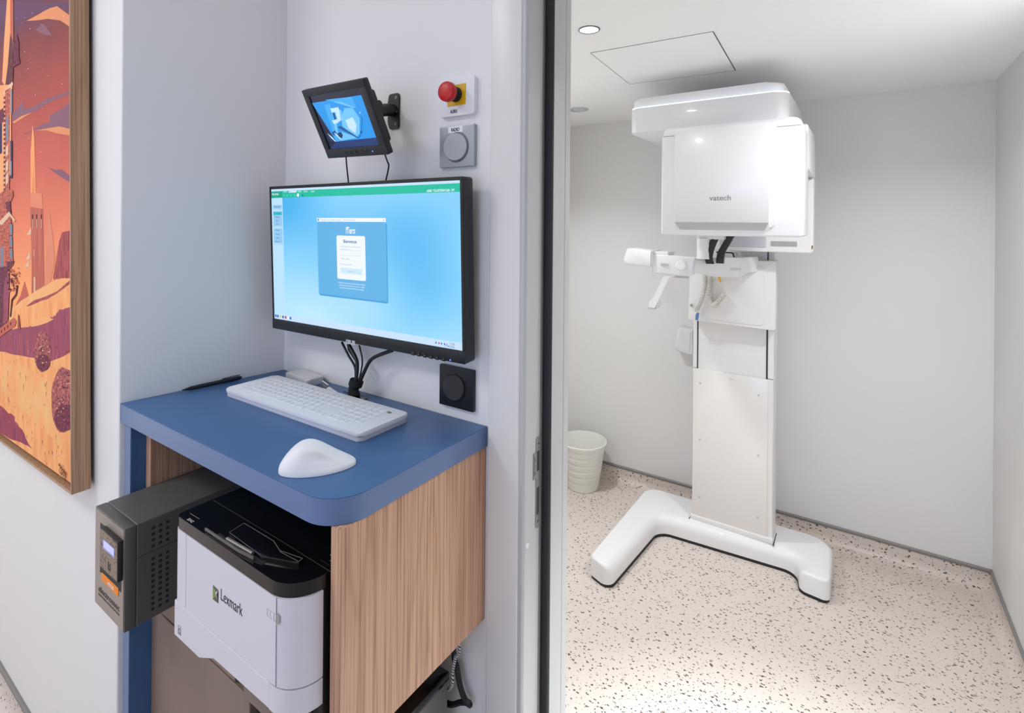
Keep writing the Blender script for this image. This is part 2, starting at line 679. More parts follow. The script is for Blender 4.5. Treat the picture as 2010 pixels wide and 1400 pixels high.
# door frame: casing, jambs with rabbet, stop, gasket, strike plate
door = thing('door_1', None, None, (-.5, .88, 0), kind='structure')
HH = 1.945
bm = B()
prism(bm, rrect(-.5945, .809, -.5235, .8195, [.002, .004, 0, 0], 3), 'z', 0, 2.03)
box(bm, (-.5234, .809, HH+.012), (.47, .8195, 2.03), .002)
finish('casing', bm, M['frame'], door)
bm = B()
prism(bm, roundpoly([(-.545, .8196), (-.5235, .8196), (-.5235, .811), (-.516, .811), (-.512, .816), (-.512, .881), (-.4935, .881), (-.4935, .926), (-.4955, .9275), (-.4935, .929), (-.4935, .95), (-.545, .95)],
                    [0, 0, 0, .003, .003, 0, .0015, 0, 0, 0, .002, 0], 3), 'z', 0, HH+.03)
finish('jamb', bm, M['frame_dull'], door)
bm = B()
prism(bm, [(.47, .8196), (.44, .8196), (.428, .816), (.428, .881), (.409, .881), (.409, .95), (.47, .95)], 'z', 0, HH+.03)
finish('jamb', bm, M['frame_dull'], door)
bm = B()
prism(bm, [(.8196, HH+.03), (.8196, HH+.018), (.881, HH+.018), (.881, HH), (.95, HH), (.95, HH+.03)], 'x', -.512, .428)
finish('head_jamb', bm, M['frame'], door)
bm = B()
prism(bm, roundpoly([(-.5118, .8812), (-.5118, .874), (-.4965, .874), (-.4945, .8785), (-.4945, .8812)], [0, .002, .004, 0, 0], 3), 'z', 0, HH)
prism(bm, [(-.5122, .866), (-.5105, .866), (-.5105, .8735), (-.5122, .8735)], 'z', 0, HH, mi=1)
finish('gasket', bm, [M['rubber'], M['steel']], door)
bm = B()      # strike plate lies flat in the rabbet (normal +X)
sx0, sx1 = -.5121, -.5106
oz = []
pl = roundpoly([(.852, 1.062), (.852, 1.034), (.842, 1.034), (.842, .984), (.852, .984), (.852, .886), (.8655, .886), (.8655, 1.062)], [.006, 0, 0, 0, 0, .006, .006, .006], 4)
prism(bm, pl, 'x', sx0, sx1)
sp = finish('strike_plate', bm, M['steel'], door)
bm = B()
box(bm, (sx1-.0002, .8545, .996), (sx1+.0002, .8635, 1.034))
box(bm, (sx1-.0002, .8545, .912), (sx1+.0002, .8635, .964))
finish('latch_pocket', bm, M['darksteel'], sp)
bm = B()
tube(bm, [(sx1, .8462, .990), (sx1+.002, .8475, .998), (sx1+.001, .8445, 1.002), (sx1+.001, .849, 1.009), (sx1+.001, .8445, 1.016), (sx1+.002, .8475, 1.021), (sx1, .8462, 1.028)], .0011, 6)
finish('latch_tongue', bm, M['steel'], sp)
for z in (1.049, .899):
    bm = B()
    cyl(bm, (sx1, .859, z), (1, 0, 0), .0045, -.0002, .0008, 20)
    box(bm, (sx1+.0006, .8562, z-.0006), (sx1+.0010, .8618, z+.0006), mi=1)
    box(bm, (sx1+.0006, .8584, z-.0028), (sx1+.0010, .8596, z+.0028), mi=1)
    finish('screw', bm, [M['steel'], M['ink']], sp)
bm = B()
cyl(bm, (-.512, .8235, .868), (1, 0, 0), .0055, -.0005, .0012, 20, bev=.0005)
finish('cover_cap', bm, M['frame'], door)

# ------------------------------------------------------------------ painting in an oak floater frame
PA = math.radians(-1.9)
PM = Matrix.Translation((-1.467, .418, .853)) @ Matrix.Rotation(PA, 4, 'Y')
pt = thing('framed_painting', 'large oak-framed painting of an orange desert with towers on the left wall', 'painting', mtx=PM)
PW, PH = 1.15, 1.36
bm = B()
fw, fd = .0055, .036
box(bm, (-fw, 0, 0), (0, fd, PH), .0006, 1)
box(bm, (-PW, 0, 0), (-PW+fw, fd, PH), .0006, 1)
box(bm, (-PW+fw, 0, 0), (-fw, fd, fw), .0006, 1)
box(bm, (-PW+fw, 0, PH-fw), (-fw, fd, PH), .0006, 1)
finish('oak_frame', bm, M['frame_oak'], pt, world=False)
bm = B()
box(bm, (-PW+fw, .030, fw), (-fw, .0345, PH-fw))
finish('backing_tray', bm, mat('black_tray', (22, 23, 24), .6), pt, world=False)
g = .016
# painted sky: a vertical run of colour that belongs to the picture
cm = mat('painted_sky', (200, 110, 90), .55)
tc = N(cm, 'ShaderNodeTexCoord')
sp_ = N(cm, 'ShaderNodeSeparateXYZ')
L(cm, tc.outputs['Object'], sp_.inputs[0])
mr = N(cm, 'ShaderNodeMapRange')
mr.inputs['From Min'].default_value = .25
mr.inputs['From Max'].default_value = 1.25
L(cm, sp_.outputs[2], mr.inputs['Value'])
nz = N(cm, 'ShaderNodeTexNoise')
nz.inputs['Scale'].default_value = 7.
nz.inputs['Detail'].default_value = 3.
L(cm, tc.outputs['Object'], nz.inputs['Vector'])
ma = N(cm, 'ShaderNodeMath', operation='MULTIPLY_ADD')
ma.inputs[1].default_value = .12
L(cm, nz.outputs[0], ma.inputs[0])
L(cm, mr.outputs[0], ma.inputs[2])
rp = ramp(cm, [(.06, (253, 186, 118)), (.26, (250, 168, 112)), (.40, (236, 140, 106)), (.56, (208, 110, 96)), (.74, (178, 92, 84)), (.90, (140, 80, 78)), (1., (112, 78, 96))])
L(cm, ma.outputs[0], rp.inputs[0])
L(cm, rp.outputs[0], cm.node_tree.nodes['Principled BSDF'].inputs['Base Color'])
bm = B()
box(bm, (-PW+fw+g, .004, fw+g), (-fw-.0012, .030, PH-fw-g))
cv = finish('canvas', bm, cm, pt, world=False)


def grain(name, c1, c2, sx=180., sz=14.):
    """two-tone brushwork of short vertical strokes"""
    m = mat(name, c1, .55)
    t = N(m, 'ShaderNodeTexCoord')
    mp = N(m, 'ShaderNodeMapping')
    mp.inputs['Scale'].default_value = (sx, 1, sz)
    n_ = N(m, 'ShaderNodeTexNoise')
    n_.inputs['Scale'].default_value = 1.
    n_.inputs['Detail'].default_value = 3.
    L(m, t.outputs['Object'], mp.inputs[0])
    L(m, mp.outputs[0], n_.inputs['Vector'])
    r = ramp(m, [(.35, c2), (.6, c1)])
    L(m, n_.outputs[0], r.inputs[0])
    L(m, r.outputs[0], m.node_tree.nodes['Principled BSDF'].inputs['Base Color'])
    return m


def _dull():
    for m_ in list(PC.values())+[cm]:
        m_.node_tree.nodes['Principled BSDF'].inputs['Specular IOR Level'].default_value = .12
        m_.node_tree.nodes['Principled BSDF'].inputs['Roughness'].default_value = .85


PC = {
    'purple': mat('paint_dusk_purple', (112, 82, 104), .55), 'mauve': mat('paint_mauve', (142, 102, 116), .55),
    'gold': mat('paint_cloud_gold', (226, 150, 108), .55), 'peach': mat('paint_peach', (240, 168, 120), .55),
    'rose': mat('paint_rose', (198, 106, 90), .55), 'spire': grain('paint_spire', (250, 168, 108), (214, 138, 92), 60, 4),
    'tower': grain('paint_tower', (200, 116, 96), (178, 92, 84), 90, 6), 'fartower': mat('paint_far_tower', (226, 142, 112), .55),
    'hill': grain('paint_hill', (186, 98, 92), (140, 68, 80), 120, 20), 'dune': grain('paint_dune', (246, 172, 116), (240, 190, 130), 12, 10),
    'dune2': grain('paint_dune_lit', (250, 180, 120), (238, 158, 104), 30, 8), 'shade': grain('paint_grass_shade', (172, 92, 100), (136, 72, 104), 160, 12),
    'shade2': grain('paint_grass_dark', (176, 84, 94), (120, 62, 92), 200, 14), 'brick': grain('paint_brick', (206, 118, 96), (150, 76, 78), 60, 160),
    'brickd': grain('paint_brick_dark', (130, 72, 82), (92, 54, 76), 70, 120), 'roof': grain('paint_slate_roof', (122, 74, 80), (92, 58, 66), 120, 60),
    'glass': mat('paint_window_blue', (122, 140, 158), .5), 'glassd': mat('paint_window_dark', (74, 64, 92), .5), 'cream': mat('paint_cream', (226, 190, 160), .5),
    'bush': grain('paint_bush', (196, 116, 108), (112, 56, 72), 130, 110), 'bushd': grain('paint_bush_dark', (140, 74, 84), (88, 44, 64), 140, 120),
    'star': mat('paint_star', (252, 226, 210), .5), 'ink': mat('paint_ink', (88, 46, 56), .5)}
_dull()
pkeys = list(PC)
layer = [0]
bm_p = B()


def paint(key, pts, mm=None):
    """one painted patch on the canvas, its outline in picture points read on the canvas plane"""
    layer[0] += 1
    y = .0038 - .000004*layer[0]
    lim = -fw-.0014
    vs_ = []
    for px, py in pts:
        p = at_local(px+(16 if px >= 128 else 0), py, PM, y)
        vs_.append((min(p.x, lim), y, max(p.z, fw+g)))
    try:
        f = bm_p.faces.new([bm_p.verts.new(v) for v in vs_])
        f.material_index = pkeys.index(key)
    except ValueError:
        pass


def wob(pts, n=5, amp=2.):
    out = []
    for (a, b), (c, d) in zip(pts, pts[1:]+pts[:1]):
        for i in range(n):
            t = i/n
            out.append((a+(c-a)*t+(random.uniform(-amp, amp) if i else 0), b+(d-b)*t+(random.uniform(-amp, amp) if i else 0)))
    return out


# clouds
paint('purple', [(-60, 0), (134, 0), (132, 22), (110, 14), (96, 16), (70, 28), (40, 42), (0, 46), (-60, 52)])
paint('gold', [(52, 41), (78, 27), (98, 14), (112, 12), (132, 26), (132, 48), (118, 40), (94, 37), (72, 40)])
paint('purple', [(62, 20), (80, 8), (134, -6), (134, 10), (112, 12), (98, 16), (82, 24)])
paint('mauve', [(70, 58), (78, 52), (80, 46), (88, 48), (94, 58), (102, 69), (90, 69), (78, 64)])
paint('mauve', [(22, 226), (44, 200), (50, 214), (66, 210), (96, 192), (130, 175), (130, 180), (100, 199), (70, 218), (40, 230), (24, 238)])
paint('gold', [(24, 240), (42, 228), (64, 220), (44, 232), (28, 242)])
paint('mauve', [(62, 255), (84, 244), (98, 240), (98, 226), (108, 222), (120, 214), (131, 196), (131, 250), (110, 250), (90, 254)])
paint('gold', [(70, 256), (98, 251), (116, 248), (131, 251), (131, 264), (112, 262), (92, 256)])
paint('mauve', [(92, 328), (110, 334), (120, 332), (132, 346), (132, 358), (120, 348)])
paint('mauve', [(44, 264), (60, 258), (68, 256), (54, 262)])
for _ in range(34):
    x, y = random.uniform(26, 128), random.uniform(6, 340)
    r = random.choice((.45, .6, .9))
    paint('star', [(x-r, y), (x, y-r), (x+r, y), (x, y+r)])
# far towers
paint('peach', [(64, 245), (67, 268), (69, 330), (70, 378), (60, 378), (60, 300)])
paint('spire', [(63.5, 247), (66, 264), (68, 316), (69, 376), (65, 380), (61, 376), (61, 330), (62, 280)])
paint('fartower', [(60, 378), (70, 378), (82, 380), (84, 410), (60, 408)])
paint('tower', [(59, 406), (84, 410), (85, 450), (86, 500), (87, 560), (62, 580), (62, 500)])
for x in (64, 72, 81):
    paint('ink', [(x-1.2, 421), (x+1.2, 421), (x+1.2, 447), (x-1.2, 447)])
    paint('cream', [(x-.6, 430), (x+.6, 430), (x+.6, 448), (x-.6, 448)])
paint('cream', [(66, 542), (69, 546), (69, 576), (66, 580)])
paint('cream', [(66, 490), (67, 490), (67, 503), (66, 503)])
paint('fartower', [(96, 413), (103, 460), (108, 510), (100, 552), (87, 562), (90, 480)])
paint('hill', [(104, 545), (110, 510), (116, 474), (122, 456), (128, 452), (132, 460), (132, 552), (112, 560)])
paint('rose', [(48, 552), (56, 580), (66, 600), (28, 604), (40, 580)])
for x, y in ((58, 452), (56, 500), (54, 515)):
    paint('cream', [(x-6, y+10), (x, y), (x+3, y-6), (x+3, y+8)])
# dunes
paint('dune', wob([(14, 612), (40, 592), (66, 574), (88, 562), (110, 548), (134, 546), (136, 600), (100, 624), (70, 640), (14, 646)], 4, 1.))
paint('hill', [(66, 590), (90, 582), (112, 572), (133, 548), (133, 556), (112, 576), (92, 588), (74, 594), (46, 606)])
paint('dune2', wob([(28, 610), (70, 596), (100, 584), (134, 562), (136, 664), (14, 664)], 4, 1.))
paint('shade', wob([(-60, 660), (20, 646), (60, 640), (96, 628), (110, 616), (134, 598), (137, 720), (60, 716), (-60, 690)], 6, 2.5))
paint('dune', wob([(80, 622), (106, 626), (92, 634), (60, 642), (70, 630)], 3, 1.))
paint('dune2', wob([(-60, 690), (0, 690), (50, 700), (84, 706), (110, 712), (137, 700), (139, 960), (-60, 860)], 5, 1.))
paint('dune', wob([(10, 712), (60, 726), (110, 760), (134, 800), (120, 880), (60, 820), (0, 760)], 4, 2))
paint('shade2', wob([(-60, 780), (0, 796), (22, 812), (44, 844), (64, 882), (40, 868), (-60, 830)], 5, 3))
paint('dune2', wob([(98, 710), (137, 694), (137, 706), (100, 716)], 3, .8))
for _ in range(150):
    x = random.uniform(2, 136)
    y = random.uniform(640, 930)
    if y > 835+x*.92-8:
        continue
    h = random.uniform(4, 14)
    paint(random.choice(('shade2', 'hill', 'rose', 'peach')), [(x-.4, y), (x+.4, y), (x+.2, y+h)])
# round bushes
for cx, cyy, rx, ry in ((83, 690, 17, 40), (121, 786, 20, 64)):
    o1 = [(cx+rx*math.cos(a*PI/14)*random.uniform(.93, 1.05), cyy+ry*math.sin(a*PI/14)*random.uniform(.96, 1.03)) for a in range(28)]
    paint('bush', [(min(x, 137.5), y) for x, y in o1])
    o2 = [(cx+rx*.8*math.cos(a*PI/14)+2, cyy+ry*.55+ry*.42*math.sin(a*PI/14)) for a in range(28)]
    paint('bushd', [(min(x, 137.5), y) for x, y in o2])
    for _ in range(60):
        a, q = random.uniform(0, 2*PI), random.uniform(0, .92)
        x, y = cx+rx*q*math.cos(a), cyy+ry*q*math.sin(a)
        if x > 135:
            continue
        s = random.uniform(1., 2.4)
        paint(random.choice(('ink', 'ink', 'peach', 'cream', 'bushd')), [(x-s, y), (x, y-s*.8), (x+s, y+.3), (x+.2, y+s*.35)])
# tall building at the left edge
paint('peach', [(14, -6), (26, -6), (26, 70), (24, 180), (16, 180), (4, 160), (8, 80)])
paint('rose', [(20, -6), (26, -6), (25, 160), (20, 160)])
paint('roof', [(20, 66), (25, 80), (26, 140), (25, 162), (10, 170), (15, 130)])
paint('brickd', [(33, 66), (37, 84), (37, 112), (40, 124), (26, 132), (26, 84)])
paint('peach', [(-40, 170), (22, 166), (22, 330), (12, 380), (8, 420), (-40, 440)])
paint('cream', [(6, 181), (24, 160), (26, 166), (14, 180), (8, 186)])
paint('brick', [(10, 178), (20, 172), (20, 220), (18, 380), (10, 390)])
for y in range(190, 380, 9):
    paint('brickd', [(7, y), (11, y-1), (11, y+4), (7, y+5)])
paint('glass', [(21, 175), (24, 174), (24, 222), (21, 222)])
paint('glass', [(12, 230), (16, 227), (16, 276), (12, 280)])
paint('glassd', [(20, 276), (24, 276), (24, 350), (20, 350)])
paint('glass', [(20, 316), (23, 316), (23, 344), (20, 346)])
for y in (290, 320, 345):
    paint('cream', [(11, y), (16, y-8), (16, y+12), (11, y+20)])
paint('glassd', [(-10, 236), (4, 240), (4, 300), (-10, 310)])
paint('brickd', [(-10, 224), (6, 212), (9, 226), (6, 240), (-10, 256)])
paint('brick', [(-20, 392), (12, 372), (25, 374), (26, 384), (20, 398), (-20, 416)])
paint('brick', [(-40, 416), (20, 396), (22, 440), (26, 520), (14, 532), (-40, 540)])
paint('brickd', [(10, 398), (20, 394), (22, 420), (16, 424)])
paint('cream', [(-4, 438), (18, 415), (20, 419), (30, 432), (28, 436), (19, 424), (4, 442)])
for y in (440, 464, 488):
    paint('glass', [(19, y), (24, y), (24.5, y+20), (20, y+20)])
    paint('ink', [(18.4, y-2), (24, y-2), (24, y-.8), (18.4, y-.8)])
paint('glass', [(1, 484), (6, 484), (6, 524), (1, 526)])
paint('brickd', [(12, 514), (28, 512), (24, 522), (16, 526)])
paint('brickd', wob([(-40, 530), (18, 522), (17, 570), (16, 630), (4, 644), (-40, 660)], 4, 1))
paint('shade', wob([(8, 560), (17, 530), (17, 600), (15, 630), (6, 636)], 3, 1))
paint('rose', [(-20, 660), (26, 624), (32, 630), (30, 640), (-20, 676)])
for i in range(5):
    paint('ink', [(i*6-4, 654-i*5), (i*6-2, 652-i*5), (i*6-2, 658-i*5), (i*6-4, 660-i*5)])
for _ in range(46):
    x, y = random.uniform(15, 38), random.uniform(524, 572)
    s = random.uniform(1.2, 3.2)
    paint(random.choice(('ink', 'brickd', 'rose')), [(x-s, y), (x, y-s), (x+s, y+s*.4), (x, y+s)])
paint('ink', [(33, 560), (35, 560), (32, 580), (24, 590), (21, 622), (19, 622), (22, 588), (30, 578)])
paint('hill', [(35, 616), (37, 620), (40, 646), (34, 646)])
sg = B()
pp = finish('painted_scene', bm_p, [PC[k] for k in pkeys], cv, world=False, smooth=False)
bm = B()
for s, (px, py), wd in (('MAXIME', (115, 915), .052), ('LUTZ', (116, 926), .045)):
    p = at_local(px, py, PM, .0015)
    text(bm, s, .013, Matrix.Translation((p.x, .0012, p.z)) @ Matrix.Rotation(PI/2, 4, 'X') @ Matrix.Rotation(-.25, 4, 'Z'), fit=wd)
for v in bm.verts:
    v.co.x = min(v.co.x, -fw-.002)
finish('painted_signature', bm, PC['ink'], cv, world=False, smooth=False)

# ------------------------------------------------------------------ desk unit
DT = 1.074
bm = B()
prism(bm, roundpoly([(-1.332, .462), (-.603, .462), (-.603, .8185), (-1.2865, .8185)], [.002, .062, 0, 0], 10), 'z', DT-.0395, DT, bev=.0012, seg=2)
wt = tag(finish('worktop', bm, M['desk']), 'thick blue worktop with one rounded corner filling the alcove under the monitors', 'worktop')
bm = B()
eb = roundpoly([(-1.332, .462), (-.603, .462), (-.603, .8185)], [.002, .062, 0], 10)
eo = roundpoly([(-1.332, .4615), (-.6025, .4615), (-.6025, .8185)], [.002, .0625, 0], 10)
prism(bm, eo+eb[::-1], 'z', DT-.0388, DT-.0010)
finish('pale_edge', bm, M['desk_edge'], wt)  # paler blue along the front and right edges of the worktop
desk = thing('printer_cabinet', 'open oak cabinet with a blue upright under the blue worktop, holding the printer', 'cabinet', (-.96, .64, 0))
bm = B()
prism(bm, rrect(.476, .695, .8185, DT-.0398, [.002, 0, 0, .002], 2), 'x', -.628, -.606)
finish('side_panel', bm, M['oak'], desk)
bm = B()
box(bm, (-1.2945, .498, .70), (-1.272, .8185, DT-.0398), .0008, 1)
finish('side_panel', bm, M['oak'], desk)
bm = B()
box(bm, (-1.326, .470, .0), (-1.296, .56, DT-.0398), .001, 1)
upr = finish('blue_upright', bm, M['desk'], desk)
finish('pale_edge', box(B(), (-1.3255, .4694, .002), (-1.2965, .4702, DT-.0402)), M['desk_edge'], upr)  # same paler blue on the front edge of the upright
bm = B()
box(bm, (-1.2718, .53, .682), (-.6282, .8185, .7045))
finish('shelf', bm, M['oak'], desk)
bm = B()
box(bm, (-1.2958, .512, .6225), (-.95, .53, .7045), .001, 1)
finish('shelf_rail', bm, M['taupe'], desk)
# taupe cupboard under the shelf
cab = thing('base_cabinet', 'taupe cupboard with a plain door under the printer shelf', 'cabinet', (-1.12, .66, 0))
bm = B()
box(bm, (-1.2955, .532, .0), (-.90, .8185, .6200))
finish('carcass', bm, M['taupe'], cab)
bm = B()
box(bm, (-1.2955, .512, .01), (-.90, .5315, .6175), .0012, 1)
finish('door', bm, M['taupe'], cab)

# ------------------------------------------------------------------ desk monitor
ex = Vector((.6137, .0165, 0)).normalized()
ez = Vector((0, -.0135, .36))
ez = (ez-ex*ez.dot(ex)).normalized()
ey = ez.cross(ex)
MM = Matrix((ex, ey, ez)).transposed().to_4x4()
MM.translation = Vector((-.928, .7555, 1.381))
mon = thing('desk_monitor', 'large black widescreen monitor above the desk showing a blue desktop with a login window', 'monitor', mtx=MM)
W2, H2 = .307, .180
bm = B()
prism(bm, rrect(-W2, -H2, W2, H2, .006, 4), 'y', .003, .034, bev=.003, seg=2)
prism(bm, rrect(-.16, -.11, .16, .09, .03, 5), 'y', .034, .048, bev=.006, seg=2)
finish('housing', bm, M['blacksoft'], mon, world=False)
bm = B()      # thin bezel ring with thicker chin
chin = .0265
out = rrect(-W2, -H2, W2, H2, .006, 4)
bz = .0075
box(bm, (-W2+.0005, 0, -H2+.001), (W2-.0005, .0045, -H2+chin), .0012, 2)
box(bm, (-W2+.0005, .001, H2-bz), (W2-.0005, .0045, H2-.0005), .0008, 1)
box(bm, (-W2+.0005, .001, -H2+chin), (-W2+bz, .0045, H2-bz), .0008, 1)
box(bm, (W2-bz, .001, -H2+chin), (W2-.0005, .0045, H2-bz), .0008, 1)
bez = finish('bezel', bm, M['black'], mon, world=False)
bm = B()
box(bm, (-W2+.004, -.0004, -H2+chin-.0068), (W2-.004, .001, -H2+chin-.0005))
finish('chin_ridge', bm, mat('ribbed_black', (46, 48, 52), .7), bez, world=False)
# screen
SX0, SX1, SZ0, SZ1 = -W2+bz, W2-bz, -H2+chin, H2-bz
sm = emit_mat('desktop_blue_glow', (140, 205, 245), 1.12, .22)
tc = N(sm, 'ShaderNodeTexCoord')
no = N(sm, 'ShaderNodeTexNoise')
no.inputs['Scale'].default_value = 3.2
no.inputs['Detail'].default_value = 0.
rr = ramp(sm, [(.3, (70, 172, 228)), (.5, (128, 200, 244)), (.72, (180, 222, 252))])
L(sm, tc.outputs['Object'], no.inputs['Vector'])
L(sm, no.outputs[0], rr.inputs[0])
L(sm, rr.outputs[0], sm.node_tree.nodes['Principled BSDF'].inputs['Emission Color'])
bm = B()
box(bm, (SX0, .0022, SZ0), (SX1, .0040, SZ1))
scr = finish('screen', bm, sm, mon, world=False)
SM = {'bar': emit_mat('glow_pale_bar', (200, 226, 252)), 'teal': emit_mat('glow_teal_bar', (8, 190, 160)), 'teal2': emit_mat('glow_teal_dark', (6, 166, 140)),
      'tab': emit_mat('glow_tab', (214, 228, 250)), 'side': emit_mat('glow_side_column', (186, 226, 252)), 'btn': emit_mat('glow_side_button', (146, 200, 240)),
      'btng': emit_mat('glow_side_selected', (50, 190, 208)), 'win': emit_mat('glow_window_blue', (96, 178, 230)), 'white': emit_mat('glow_white', (240, 247, 255)),
      'lb': emit_mat('glow_button_blue', (206, 234, 252)), 'line': emit_mat('glow_field_line', (196, 212, 232)), 'dk': emit_mat('glow_dark_text', (48, 104, 160)),
      'grey': emit_mat('glow_grey_text', (140, 176, 212)), 'red': emit_mat('glow_icon_red', (196, 60, 96)), 'yel': emit_mat('glow_icon_yellow', (214, 206, 150)),
      'shade': emit_mat('glow_window_shade', (70, 160, 220)), 'icon': emit_mat('glow_icon_blue', (20, 110, 210))}
skeys = list(SM)
bm_s = B()
slay = [0]


def spoly(key, pts, lay):
    y = .0021 - .00006*lay
    vv = []
    for px, py in pts:
        p = at_local(px, py, MM, y)
        vv.append(bm_s.verts.new((min(max(p.x, SX0), SX1), y, min(max(p.z, SZ0), SZ1))))
    bm_s.faces.new(vv).material_index = skeys.index(key)


def s_xz(px, py):
    p = at_local(px, py, MM, .002)
    return p.x, p.z


def srect(key, x0, z0, x1, z1, lay, r=0.):
    y = .0021 - .00006*lay
    pts = rrect(x0, z0, x1, z1, r, 4) if r else [(x0, z0), (x1, z0), (x1, z1), (x0, z1)]
    bm_s.faces.new([bm_s.verts.new((a, y, b)) for a, b in pts]).material_index = skeys.index(key)


def stext(key, s, px, py, size, lay=6, fit=None, align='LEFT', bold=0.):
    x, z = s_xz(px, py)
    text(bm_s, s, size, frame_xz(x, .0021-.00006*lay, z), skeys.index(key), 0., align, fit, bold)


topz = s_xz(535, 371)[1]
tz0 = s_xz(535, 376)[1]
tz1 = s_xz(535, 389)[1]
srect('bar', SX0, tz0, SX1, SZ1, 1)
srect('teal', SX0, tz1, SX1, tz0, 2)
x0, x1 = s_xz(532, 380)[0], s_xz(554, 380)[0]
srect('teal2', x0, tz1, x1, tz0-.0005, 3)
spoly('tab', [(566, 374.5), (583, 374), (581, 378), (567, 378.5)], 4)
stext('white', 'Menu principal', 534.5, 383.2, .0075, 6, .026, bold=.0001)
for s, px in (('ACCUEIL', 557), ('PATIENT', 566.5), ('IMAGE', 585), ('CONSULTER', 596), ('RAPPORT', 611)):
    stext('white' if s != 'PATIENT' else 'grey', s, px, 377.6, .0052, 7, .0125 if len(s) < 8 else .015)
for i, px in enumerate((556, 563, 570, 578)):
    stext('bar', '+', px, 386, .008, 6)
srect('white', *s_xz(583, 386), *s_xz(587, 380), 6)
srect('icon', *s_xz(593, 386), *s_xz(595.4, 381), 6)
stext('white', '60580  YOLARTIRAN Salih  24Y', 838, 377.3, .0072, 6, .070, bold=.0001)
# side column
sz_b = s_xz(540, 625)[1]
srect('side', SX0, sz_b, x1, tz1, 2)
for i, (py, key) in enumerate(((406, 'btn'), (419, 'btng'), (426, 'btn'), (433, 'btn'), (440, 'btn'), (452, 'btn'), (459.5, 'btn'), (467, 'btn'), (474, 'btn'))):
    z = s_xz(545, py)[1]
    srect(key, SX0+.006, z-.0045, x1-.003, z+.0045, 3, .001)
    text(bm_s, ('Radiographie', 'Panoramique', 'Bitewing', 'Status', 'Photo', 'Modele', 'Implant', 'Video', 'Document')[i], .0052, frame_xz((SX0+x1)/2, .0017, z-.0016), skeys.index('dk'), 0., 'CENTER')
for py in (411, 445, 480):
    z = s_xz(545, py)[1]
    srect('grey', SX0+.004, z, x1-.002, z+.0008, 3)
# taskbar
tb1 = s_xz(900, 683)[1]
tb0 = SZ0
srect('bar', SX0, SZ0, SX1, SZ0+.0145, 4)
for i, (px, key) in enumerate(((542, 'icon'), (546, 'dk'), (551, 'yel'), (556, 'dk'), (561, 'red'), (566, 'white'), (570.5, 'icon'))):
    x = s_xz(px, 628)[0]
    srect(key, x-.0035, SZ0+.004, x+.003, SZ0+.0105, 6, .001)
for px, key in ((856, 'dk'), (862, 'red'), (867, 'icon'), (873, 'dk'), (877.5, 'grey')):
    x = s_xz(px, 684)[0]
    srect(key, x-.0016, SZ0+.0055, x+.0016, SZ0+.009, 6)
xr = s_xz(893, 686)[0]
text(bm_s, '12:02', .0058, frame_xz(xr, .0017, SZ0+.008), skeys.index('dk'), 0., 'RIGHT')
text(bm_s, '17/04/2025', .0058, frame_xz(xr, .0017, SZ0+.0022), skeys.index('dk'), 0., 'RIGHT')
# login window
wx0, wx1 = s_xz(624, 500)[0], s_xz(758.5, 500)[0]
wz1, wz0 = s_xz(690, 428)[1], s_xz(690, 584)[1]
srect('shade', wx0+.002, wz0-.004, wx1+.003, wz1-.01, 1, .004)
srect('win', wx0, wz0, wx1, wz1-.0085, 3)
srect('white', wx0, wz1-.0085, wx1, wz1, 4)
text(bm_s, 'Connexion au compte utilisateur - Scanner intraoral', .0055, frame_xz(wx0+.012, .0017, wz1-.0062), skeys.index('grey'), 0.)
srect('icon', wx0+.003, wz1-.0066, wx0+.007, wz1-.002, 6)
text(bm_s, 'x', .007, frame_xz(wx1-.008, .0017, wz1-.0062), skeys.index('dk'), 0.)
stext('white', 'iTero', 679, 458.5, .021, 6, .030, bold=.0005)
spoly('white', [(678.5, 448), (682, 449.8), (684, 450), (680, 451.5)], 6)
stext('white', '™', 695.2, 454, .006, 6)
cx0, cx1 = s_xz(661.5, 505)[0], s_xz(717.5, 505)[0]
cz1, cz0 = s_xz(690, 463)[1], s_xz(690, 549.5)[1]
srect('white', cx0, cz0, cx1, cz1, 5, .0045)
cxm = (cx0+cx1)/2
cw, ch = cx1-cx0, cz1-cz0
text(bm_s, 'Bienvenue', .0105, frame_xz(cxm-.002, .0016, cz1-.165*ch), skeys.index('dk'), 0., 'CENTER', None, .0002)
text(bm_s, 'Connectez-vous à votre compte', .0048, frame_xz(cx0+.13*cw, .0016, cz1-.262*ch), skeys.index('grey'), 0., 'LEFT', .72*cw)
text(bm_s, 'Nom utilisateur*', .0042, frame_xz(cx0+.14*cw, .0016, cz1-.325*ch), skeys.index('grey'), 0.)
for k in (.335, .455):
    srect('line', cx0+.12*cw, cz1-k*ch, cx1-.14*cw, cz1-k*ch+.0006, 6)
text(bm_s, 'Mot de passe', .0050, frame_xz(cx0+.16*cw, .0016, cz1-.545*ch), skeys.index('grey'), 0.)
text(bm_s, 'Mot de passe oublié', .0048, frame_xz(cx0+.12*cw, .0016, cz1-.672*ch), skeys.index('grey'), 0.)
srect('lb', cx0+.12*cw, cz1-.87*ch, cx1-.12*cw, cz1-.74*ch, 6, .001)
text(bm_s, 'Connexion', .0052, frame_xz(cxm, .0016, cz1-.825*ch), skeys.index('grey'), 0., 'CENTER')
for i, s in enumerate(('En cliquant sur Connexion, vous acceptez les conditions d\'utilisation', 'et la Politique de confidentialité. En savoir plus sur vos droits', 'et sur la protection des données personnelles')):
    text(bm_s, s, .0048, frame_xz(cxm, .0016, cz0-.010-i*.0056), skeys.index('white'), 0., 'CENTER', .088-.004*i)
finish('screen_image', bm_s, [SM[k] for k in skeys], scr, world=False, smooth=False)
bm = B()
lx, lz = at_local(678, 673, MM, 0).x, at_local(678, 673, MM, 0).z
text(bm, '/', .0135, frame_xz(lx, -.0003, lz-.001), 0, .0003, 'LEFT', .007, .0003)
